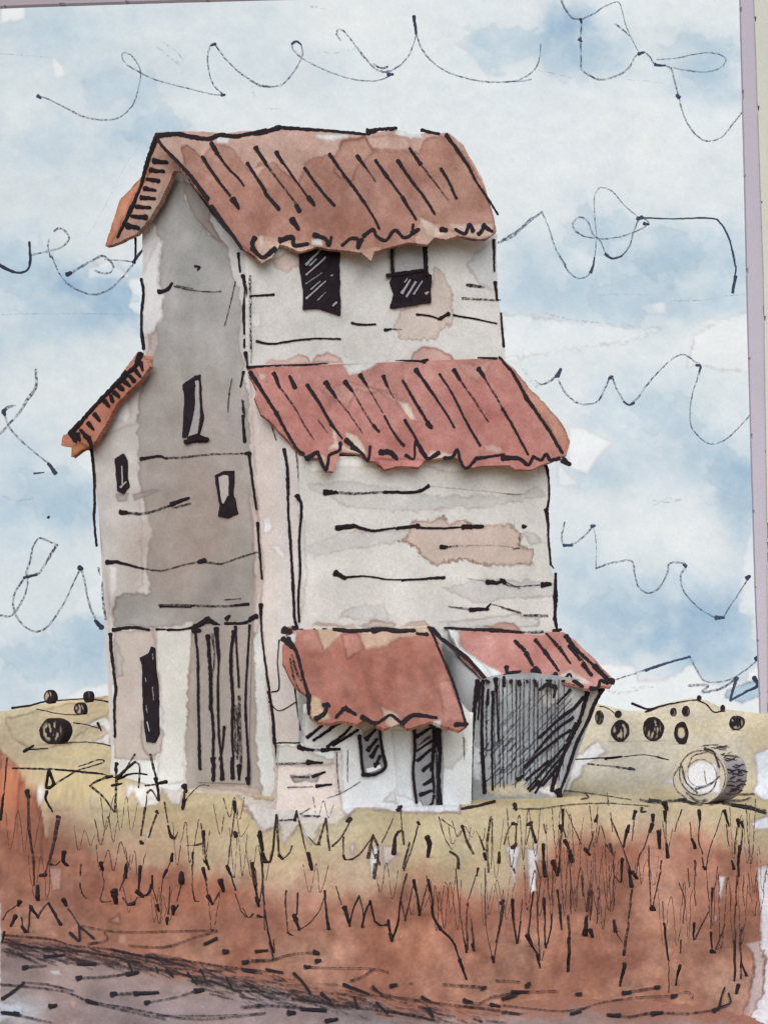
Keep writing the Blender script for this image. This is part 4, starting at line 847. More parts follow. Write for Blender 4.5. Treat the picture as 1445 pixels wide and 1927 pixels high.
for c in (c0, c1):
    bk = np.array([.0, 2.5, 0]) if c is c0 else G3.n * -2.85
    q = [c * [1, 1, 0], c * [1, 1, 0] + bk, c * [1, 1, 0] + bk + [0, 0, 3.2], c * [1, 1, 0] + [0, 0, 1.75]]
    s_ = np.array([.12, .05, 0]) * (1 if c is c0 else -1)
    mb = MB(); mb.slab(q, s_, (210, 209, 205)); mb.build('side_wall', BM, ann)
at_, bt_, ct_ = G3.at([548], [1186], .05)[0], G3.at([815], [1181], .05)[0], G4.at([578], [1338], .2)[0]
R3 = plane3(at_, ct_, bt_)
def r3_col(U, V):
    g = Pigment(U, V, (170, 108, 92))
    for k, (u, v, ru, rv, a, c) in enumerate([(580, 1290, 40, 50, .55, (140, 92, 78)), (700, 1230, 70, 30, .35, (158, 104, 92)), (660, 1310, 60, 40, .4, (176, 106, 88)), (830, 1300, 30, 60, .45, (182, 122, 106)), (620, 1240, 40, 40, .35, (176, 108, 92)), (760, 1280, 50, 50, .35, (160, 100, 86)), (720, 1340, 80, 16, .4, (172, 104, 88)), (600, 1200, 60, 18, .3, (188, 134, 120))]):
        g.blob(u, v, ru, rv, a, c, k=k)
    r = np.random.default_rng(2)
    for k in range(16):
        u = 580 + k * 15 + r.uniform(-5, 5); v = r.uniform(1200, 1290)
        g.wash(np.array([(u, v), (u + 7, v), (u + 26 + r.uniform(0, 8), v + 60), (u + 14, v + 60)]), (142, 92, 80), .33, 5, 5, 0, k=k)
    g.wash('h 320,790 560,795 960,790 960,850 790,870 720,910 600,935 570,850 480,830 450,870 380,945 345,860', (196, 164, 140), .85, 3, 1.4, .22)
    g.wash('h 470,850 560,840 590,930 500,985', (180, 124, 112), .7, 3, 1.4, .25); g.wash('h 300,1180 350,1195 365,1250 420,1310 320,1330 295,1290', (202, 172, 140), .9, 3, 1.4, .25); g.wash('h 690,1248 780,1285 805,1340 740,1365 705,1340', (208, 186, 160), .85, 3, 1.4, .2)
    g.wash('h 990,1110 1060,1090 1120,1250 1150,1330 1030,1320 1010,1200', (190, 134, 120), .6, 3, 1.4, .2); g.wash('h 960,1320 1010,1315 1010,1345 975,1345', (218, 214, 210), .8, 2); g.wash('h 180,860 225,835 215,890 195,890', (220, 216, 214), .85, 2)
    g.C += ((fbm(U, V, 46, 68, 4) - .5) * 44 + (fbm(U, V, 15, 69, 3) - .5) * 22)[:, None]
    return g.grain(.06, 3)
mb = MB()
patch(mb, R3, 'h 155,812 320,787 480,802 640,800 760,802 900,790 945,795 1000,890 1050,1040 1100,1180 1158,1340 1110,1372 1010,1345 960,1325 830,1362 790,1335 700,1362 640,1330 590,1312 560,1335 470,1320 400,1335 330,1325 295,1290 290,1190 210,1122 150,1005 148,910 190,880', tint(r3_col, (.9, .94, .95)), 2., .06, rg=1., rim_rgb=(150, 100, 86))
inks(mb, R3, '''
12|h 155,825 190,835 / 11|h 210,812 320,800 / 4|h 370,815 390,812 / 8|h 430,815 520,830 640,825 / 9|h 640,825 700,818 770,830 865,828 / 6|h 880,845 938,850 / 8|h 150,872 200,920 / 7|h 180,870 230,960 260,1080 / 5d|h 200,960 225,1050 250,1100 / 7|h 260,1080 290,1180 / 9|h 290,1180 292,1280 / 4d|h 190,980 215,1100 240,1150 / 6|h 945,805 990,900 / 4|h 960,840 1000,930 1040,1020 / 6|h 1040,1020 1090,1150 1145,1330 / 9|h 1090,1342 1152,1338
8|h 580,1298 650,1332 700,1310 / 6|h 700,1310 740,1290 800,1335 / 8|h 800,1335 860,1290 985,1302 / 8|h 330,1312 375,1280 390,1240 / 6|h 370,1235 395,1225 405,1240 / 8|h 440,1300 480,1255 / 8|h 490,1250 545,1285 / 3d|h 130,1440 200,1440''')
mb.build('roof', RM, ann)
window(G4, 'k 655,400 690,370 765,345 782,480 800,560 745,602 680,606 665,560', '', '7|k 655,390 668,540 675,600/7|k 762,340 780,480 795,560 740,600 670,602/7|k 690,410 740,360/7|k 700,470 750,410/7|k 718,505 755,445/6|k 740,560 765,500/5|k 735,545 760,540', off=.04, parent=ann, base=(142, 144, 146), pane='k 690,570 735,560 765,548 775,565 735,585 700,592', panec=(220, 222, 224))
def ad_col(U, V):
    g = Pigment(U, V, (148, 149, 152)); g.wash('k 965,420 1040,380 1040,480 975,500', (176, 178, 182), .6, 4); return g.grain(.05, 4)
mb = MB()
patch(mb, G4, 'k 948,345 1060,330 1108,400 1112,560 1104,815 1020,812 985,735 968,760 955,600', ad_col, 1.8, .08, off=.04, rg=.8)
inks(mb, G4, '''6|k 952,345 955,480 945,600 965,755 / 11|k 1080,360 1092,480 / 9|k 1092,480 1085,620 1095,805 / 6|k 1058,345 1060,420 1052,560 1060,700 / 10|k 1040,325 1052,320 / 6|k 965,395 1040,350 / 6|k 962,475 1045,420 / 6|k 970,525 1050,460 / 7|k 1000,580 1045,540 / 4|k 1045,540 1042,580 / 7|k 1005,655 1048,632 / 7|k 985,712 1045,690 / 7|k 1010,800 1052,755 / 4|k 1060,715 1050,755 / 5d|k 975,440 1040,395 / 4d|k 1070,370 1075,600 1075,790''', off=.055)
mb.build('door', BM, ann)

# ---- dark shed at the right end
def p5_col(U, V):
    g = Pigment(U, V, (156, 160, 164))
    g.blob(1000, 1400, 70, 60, .4, (138, 143, 150)); g.blob(1090, 1320, 30, 30, .4, (170, 168, 162)); g.blob(930, 1300, 40, 30, .3, (176, 180, 184))
    g.wash('k 1270,420 1330,480 1320,640 1285,640 1265,560', (216, 220, 226), .7, 4)
    g.wash('l 200,150 300,140 300,210 260,250 220,200', (206, 206, 204), .8, 4); g.wash('l 150,690 300,650 310,720', (222, 222, 220), .8, 4)
    g.wash('l 480,160 545,130 470,310 420,420 400,400', (176, 172, 160), .7, 3)
    g.wash('k 1290,680 1440,640 1440,720', (200, 190, 166), .7, 6); g.wash('l -20,660 130,640 160,720 -20,720', (200, 190, 166), .8, 6)
    g.C += ((fbm(U, V, 46, 68, 4) - .5) * 44 + (fbm(U, V, 15, 69, 3) - .5) * 22)[:, None]
    return g.grain(.06, 3)
mb = MB()
patch(mb, G5, 'z 900,1282 930,1272 1000,1266 1080,1276 1136,1292 1110,1358 1085,1425 1068,1470 1052,1508 890,1508 888,1420', p5_col, 2., .1, rg=.6, rim_rgb=(140, 143, 146))
inks(mb, G5, '''
4|k 1310,100 1300,300 / 5|k 1380,150 1375,400 1378,685 / 6|k 1355,140 1350,220 / 4d|k 1345,200 1345,500 / 8|k 1395,80 1400,130 / 4|k 1400,130 1410,420 / 6|k 1440,70 1440,120
8|l 465,150 440,240 420,310 / 7|l 420,310 340,480 270,690 / 11|l 300,690 315,720 / 9|l 530,145 548,135 / 4.9|l 370,140 300,215 / 6.7|l 440,180 390,240 320,290 200,400 / 5.8|l 385,290 280,370 180,480 / 5.8|l 370,360 270,430 120,560 / 5.8|l 345,440 240,560 140,680 / 4.9|l 330,500 250,590 180,700 / 6.7|l 300,560 220,660 / 5.8|l 280,600 270,690 / 4.1|l 400,320 350,420 / 6.7|l 200,640 150,690 / 7.5|l 85,630 110,610 / 5.8|l 130,630 250,530''')
r = np.random.default_rng(4)
for k in range(17):
    u = 930 + k * 8.2 + r.uniform(-2, 2); top = 1276 + r.uniform(0, 6) + max(0, u - 1040) * .15
    bot = min(1478 + r.uniform(-22, 6), 1490 - max(0, u - 1040) * 1.9)
    ink(mb, G5, np.array([(u, top), (u + r.uniform(-2, 2), (top + bot) / 2), (u + r.uniform(-2, 2), bot)]), r.uniform(1.9, 3.3), dry=.5, rgb=(46, 44, 54), alpha=.9)
for k in range(75):
    u = r.uniform(925, 1090); v = r.uniform(1300, 1440)
    L = r.uniform(24, 60)
    e = (u - L * .7, v + L * .75)
    lim = 1105 - (v - 1330) * .4
    if e[0] < 912 or e[1] > 1488 or u > lim: continue
    ink(mb, G5, np.array([(u, v), ((u + e[0]) / 2 + 1, (v + e[1]) / 2), e]), r.uniform(1.3, 2.6), dry=.65, rgb=(58, 60, 74), alpha=.75)
for k in range(30):
    u = r.uniform(915, 1010); v = r.uniform(1380, 1470)
    ink(mb, G5, np.array([(u, v), (u - 9, v + 12), (u - 16, v + 17)]), r.uniform(2, 4), dry=.5, rgb=(50, 56, 76), alpha=.8)
shed = mb.build('shed', BM, elev)
for tx in ('8|k 1295,90 1270,350 1262,560 1260,690', '7|k 1325,90 1320,400 1335,700', '7|l 545,140 500,220 470,300 410,420 350,600 305,720'):
    mb = MB(); inks(mb, G5, tx, off=.02, m=0); mb.build('post', [M_INK], shed)
mb = MB()
c0 = G5.at([903], [1400], -.1)[0]; c1 = G5.at([1050], [1400], -.1)[0]; c1t = G5.at([1132], [1293], -.1)[0]; bk = G3.n * -1.9
mb.slab([c0 * [1, 1, 0], c0 * [1, 1, 0] + bk, c0 * [1, 1, 0] + bk + [0, 0, 3.3], c0 * [1, 1, 0] + [0, 0, 2.4]], (.1, .04, 0), (160, 162, 164)); mb.build('side_wall', BM, shed); mb = MB()
mb.slab([c1 * [1, 1, 0], c1 * [1, 1, 0] + bk, c1t + bk + [0, 0, .8], c1t], (-.1, 0, 0), (160, 162, 164))
mb.build('side_wall', BM, shed)
at_, bt_, ct_ = G3.at([835], [1183], .05)[0], G3.at([1050], [1187], .05)[0], G5.at([1150], [1290], .16)[0]
R4 = plane3(at_, ct_, bt_)
def r4_col(U, V):
    g = Pigment(U, V, (184, 128, 118))
    g.blob(1000, 1220, 50, 30, .4, (174, 112, 102)); g.blob(900, 1210, 30, 20, .4, (196, 148, 138)); g.blob(1100, 1240, 40, 30, .4, (186, 128, 116)); g.blob(960, 1255, 50, 16, .4, (190, 132, 122))
    g.wash('h 1040,800 1110,830 1112,915 1240,1005 1300,1070 1280,1110 1130,965 1020,880', (212, 212, 210), .95, 2, 1.4, .2); g.wash('h 1240,1005 1300,1035 1345,1065 1290,1085', (226, 226, 225), .9, 2)
    g.wash('i 330,1060 370,1040 450,1090 490,1120 400,1120 300,1080', (214, 194, 182), .85, 3); g.wash('i 100,825 250,845 220,855 110,845', (222, 222, 221), .85, 2)
    g.wash('i 360,830 430,900 530,1020 590,1080 560,1080 420,950', (192, 140, 124), .6, 3, 1.4, .25)
    g.C += ((fbm(U, V, 46, 68, 4) - .5) * 44 + (fbm(U, V, 15, 69, 3) - .5) * 22)[:, None]
    return g.grain(.06, 3)
mb = MB()
patch(mb, R4, 'h 1035,790 1180,786 1320,788 ; i 0,790 100,838 200,836 335,838 420,900 500,985 608,1098 585,1135 540,1130 480,1150 420,1130 330,1110 290,1065 250,1095 180,1050 100,1065 0,1070 ; h 1345,1080 1260,1110 1200,1045 1120,965', tint(r4_col, (.93, .95, .95)), 2., .06, rg=1., rim_rgb=(160, 110, 100))
inks(mb, R4, '''
9|h 1035,805 1080,812 / 6|h 1080,812 1200,825 / 8|h 1200,822 1300,825 / 6|h 1300,825 1445,838 / 9|h 945,800 1020,880 / 8|h 1020,880 1130,960 1200,1030 1270,1110 / 5d|i 90,840 220,835 / 8|i 345,858 400,930 / 6|i 400,930 500,1020 / 9|i 500,1020 590,1110 / 12|i 555,1105 600,1105 / 7|i 365,910 420,985 / 4d|i 390,930 450,1010 / 8|i 440,1010 485,1070 / 7|i 70,885 120,935 / 8|i 130,950 165,1015 / 7|i 180,880 230,940 / 7|i 230,940 305,1045 / 5|i 240,845 300,910 / 6|i 310,920 370,1005
7|i 0,1090 30,1062 80,1052 / 9|i 165,1050 185,1035 205,1060 / 8|i 210,1070 255,1098 292,1062 / 5|i 330,1105 365,1065 380,1090 / 8|i 390,1100 435,1132 / 8|i 480,1145 520,1140 535,1100 570,1115 / 9|i 205,1150 240,1125 290,1135 / 7|i 290,1140 280,1190 / 8|i 170,1080 185,1130 / 9|i 50,1080 48,1110 / 8|i 90,1105 95,1125 / 7|h 1365,1025 1370,1065 / 6|h 1390,1070 1440,1050 / 6|i 130,1070 135,1110''')
mb.build('roof', RM, shed)

# ================================================================== HAY BALES
def small_bale(t, x, y, rx, ry, lab, hollow=False, light=.3):
    u, v = TILE[t][0] + x / 2.89, TILE[t][1] + y / 2.89; rx /= 2.89; ry /= 2.89
    g = TERR.at([u], [v + ry])[0]; Y = g[1]
    pl = Plane((0, Y, 0), (-.25, -1, 0))
    pl = Plane((g[0], Y, 0), (-.25, -1, 0))
    a = np.linspace(0, 2 * np.pi, 20, endpoint=False)
    poly = np.stack([u + rx * np.cos(a), v + ry * np.sin(a)], 1)
    rd = np.random.default_rng(int(x * 7 + y))
    ph = rd.uniform(0, 6)
    def cf(U, V):
        gg = Pigment(U, V, (40, 33, 36))
        q = np.hypot((U - u) / rx, (V - v) / ry)
        if hollow:
            t_ = smooth(.72, .5, q + .2 * noise(U, V, 6, 3))
        else:
            st = noise(U * 1.0 + q * 5, V * .35, 3.2, int(ph * 9))
            t_ = smooth(.5, .62, st) * smooth(.92, .6, q) * .85 if min(rx, ry) > 9 else smooth(.72, .8, st) * .4
        gg.C = gg.C * (1 - t_[:, None]) + np.array((188, 176, 152)) * t_[:, None]
        return gg
    mb = MB()
    w = (rx + ry) / 2 * Y / F
    patch(mb, pl, poly, cf, 1.5 if rx > 9 else 1.2, w, rg=min(1.6, rx * .12), tv=(w * .35, w * 1.3, 0), rim_rgb=(60, 52, 50))
    mb.build('hay_bale', [M_BALE, M_INK], label=lab, category='hay bale', group='round bales out on the far fields')
for t, x, y, rx, ry, lab, h in [
    ('g', 282, 1290, 68, 72, 'large dark round bale on the left field below the hill line', False), ('g', 265, 1105, 28, 38, 'small dark bale on the left hill line, left of the pair', False), ('g', 475, 1103, 24, 32, 'small dark bale on the hill line nearest the elevator wall', False),
    ('g', 432, 1168, 28, 34, 'dark bale just under the left hill line', False),
    ('l', 525, 290, 24, 40, 'tall narrow dark bale closest to the shed roof corner', False), ('l', 628, 272, 19, 22, 'tiny dark bale above the striped bale by the shed', False), ('l', 640, 365, 48, 60, 'dark striped bale second from the shed on the right field', False), ('l', 820, 355, 56, 66, 'largest dark striped bale in the middle of the right field', False),
    ('l', 930, 262, 18, 24, 'tiny dark bale left of its twin under the right hilltop', False), ('l', 997, 258, 22, 30, 'small dark bale right of its twin under the right hilltop', False), ('l', 972, 378, 40, 60, 'pale bale with a dark rim on the right field', True), ('l', 1275, 320, 42, 42, 'dark bale near the mount board beyond the big foreground bale', False),
    ('l', 1070, 185, 14, 16, 'tiny dark bale on top of the right hill', False), ('l', 1198, 242, 14, 20, 'tiny dark bale on the hill slope near the mount board', False)]:
    small_bale(t, x, y, rx, ry, lab, h)

# big round bale in the right foreground
Yb = float(TERR.at([1317], [1513])[0][1])
ctr = P3(1317, 1459, Yb); ax = np.array([.62, .785, 0]); R = 54 * Yb / F; Lb = .92
sd = np.cross(ax, UP)
bale = empty('hay_bale', ctr * [1, 1, 0], label='big round straw bale with a pale spiral end in the right foreground', category='hay bale')
ENDP = Plane(ctr, -ax)
def be_col(U, V):
    g = Pigment(U, V, (200, 190, 170))
    g.wash('l 980,660 1000,570 1080,520 1165,540 1190,640 1190,705 1040,705', (226, 228, 232), .95, 3, 1.3, .2); g.blob(1300, 1505, 50, 14, .5, (160, 152, 140))
    return g.grain(.05, 3)
mb = MB()
def ring(a, r=R, o=0.): return ctr + r * (np.cos(a)[:, None] * sd + np.sin(a)[:, None] * UP) + ax * o
a = np.linspace(0, 2 * np.pi, 60, endpoint=False)
e3 = ring(a); epx = np.stack([CX + F * e3[:, 0] / e3[:, 1], VH - (e3[:, 2] - H) * F / e3[:, 1]], 1)
patch(mb, ENDP, epx, be_col, 2, .02, rg=.6)
t = np.linspace(0, 1, 90); al = -1.2 + t * 12.5; rr = R * (1.0 - .62 * t)
def pxl(P): return np.stack([CX + F * P[:, 0] / P[:, 1], VH - (P[:, 2] - H) * F / P[:, 1]], 1)
sp = ctr + rr[:, None] * (np.cos(al)[:, None] * sd + np.sin(al)[:, None] * UP)
q = pxl(sp)
ink(mb, ENDP, q[:52:3], 2.6, rgb=(70, 66, 70), dry=.5); ink(mb, ENDP, q[49::3], 2.2, rgb=(96, 92, 98), dry=.7)
inks(mb, ENDP, '''4|l 1100,460 1150,480 1180,560/4d|l 970,540 1000,640 1060,700/5d|l 1000,700 1060,745 1110,740/2.4d|l 1100,580 1110,650 1150,640/3d|l 1010,560 1040,500 1110,480/4d|l 1050,680 1130,655 1180,610/3d|l 960,560 930,620 950,690 1000,730''', rgb=(60, 56, 62))
mb.build('spiral_end', [M_BALE, M_INK], bale)
mb = MB()
nb, nl = 96, 24
a = np.linspace(0, 2 * np.pi, nb, endpoint=False); o = np.linspace(0, Lb, nl)
A, O = np.meshgrid(a, o)
rad = R * (1 + .03 * (fbm(A.ravel() * 30, O.ravel() * 60, 10, 2) - .5))
V = ctr + rad[:, None] * (np.cos(A.ravel())[:, None] * sd + np.sin(A.ravel())[:, None] * UP) + O.ravel()[:, None] * ax + ax * .01
hatch = fbm(A.ravel() * 60, O.ravel() * 14, 7, 12, 2)
t_ = smooth(.5, .75, hatch)
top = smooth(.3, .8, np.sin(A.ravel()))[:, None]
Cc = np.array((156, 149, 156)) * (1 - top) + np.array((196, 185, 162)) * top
i = np.arange(nl - 1)[:, None] * nb; j = np.arange(nb)[None, :]
mb.add(V, lin(Cc), np.stack([i + j, i + (j + 1) % nb, i + nb + (j + 1) % nb, i + nb + j], -1).reshape(-1, 4))
mb.ngon(V[-nb:], lin((150, 142, 140)))
sgn = 1 if sd[0] > 0 else -1
r = np.random.default_rng(6)
for k in range(46):
    th = r.uniform(-.75, 1.75); th = th if sgn > 0 else np.pi - th
    o0 = r.uniform(0, Lb * .6); o1 = min(Lb, o0 + r.uniform(.15, .6))
    oo = np.linspace(o0, o1, 14); aa = th + .035 * np.sin(oo * 11 + k) + (oo - o0) * r.uniform(-.12, .12)
    P = ctr + (R * 1.03) * (np.cos(aa)[:, None] * sd + np.sin(aa)[:, None] * UP) + oo[:, None] * ax
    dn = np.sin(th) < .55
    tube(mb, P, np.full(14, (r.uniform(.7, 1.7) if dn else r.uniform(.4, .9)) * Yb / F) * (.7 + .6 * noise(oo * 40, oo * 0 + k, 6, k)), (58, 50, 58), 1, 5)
mb.build('straw_body', [M_BALE, M_INK], bale)
mb = MB()
inks(mb, TERR, '6d|l 980,745 1080,765 1150,720 1180,700/5d|l 1190,720 1280,715 1370,710/5d|l 1200,760 1290,775 1430,800/7|l 1250,770 1350,785/5|l 1350,785 1432,815/4d|l 1200,740 1300,745 1350,730/4d|l 1040,745 1140,765 1200,750', off=.02, m=0)
mb.build('straw_scatter', [M_INK], kind='stuff', label='dark loose straw lying around the foot of the big bale', category='straw')

# ================================================================== BROKEN FENCE on the left
fence = empty('wire_fence', P3(150, 1500, 27.5) * [1, 1, 0], label='broken wire fence with thin crooked posts in the grass at left', category='fence')
def fpart(name, text, Y):
    mb = MB()
    for ln in text.split('/'):
        w, s = ln.split('|'); stalk(mb, s, float(w.strip('d')), .55 if 'd' in w else 0, Y=Y)
    mb.build(name, [M_INK], fence)
YF = 26.0
fpart('wire', '4d|j 70,55 180,58 300,62 430,75 540,85/3.5d|j 290,150 350,110 420,70 560,25 540,10 430,45/3d|j 300,62 420,72 540,85 640,110/4|j 640,115 720,85 800,90/3d|j 420,70 560,85', YF + .1)
fpart('post', '7|j 635,30 625,65/6d|j 632,60 630,150 625,300/7|j 625,300 640,380 655,445', YF)
fpart('post', '7|j 265,75 250,160 290,140 265,70/5|j 255,180 250,230 285,290', YF)
fpart('post', '5d|j 820,-20 835,60 850,110/7|j 850,110 865,230', YF)
fpart('brace', '7|j 610,100 580,105/5d|j 580,105 520,130 490,150/4d|j 490,150 560,210 620,290/6|j 625,300 670,360 690,415/4d|j 690,415 720,425 750,400/6|j 640,110 690,60 735,20/4d|j 735,20 760,50 755,160/4d|j 735,-20 690,50 660,90/8|j 870,135 905,130/4d|j 790,150 890,140/6|j 610,150 660,140', YF)

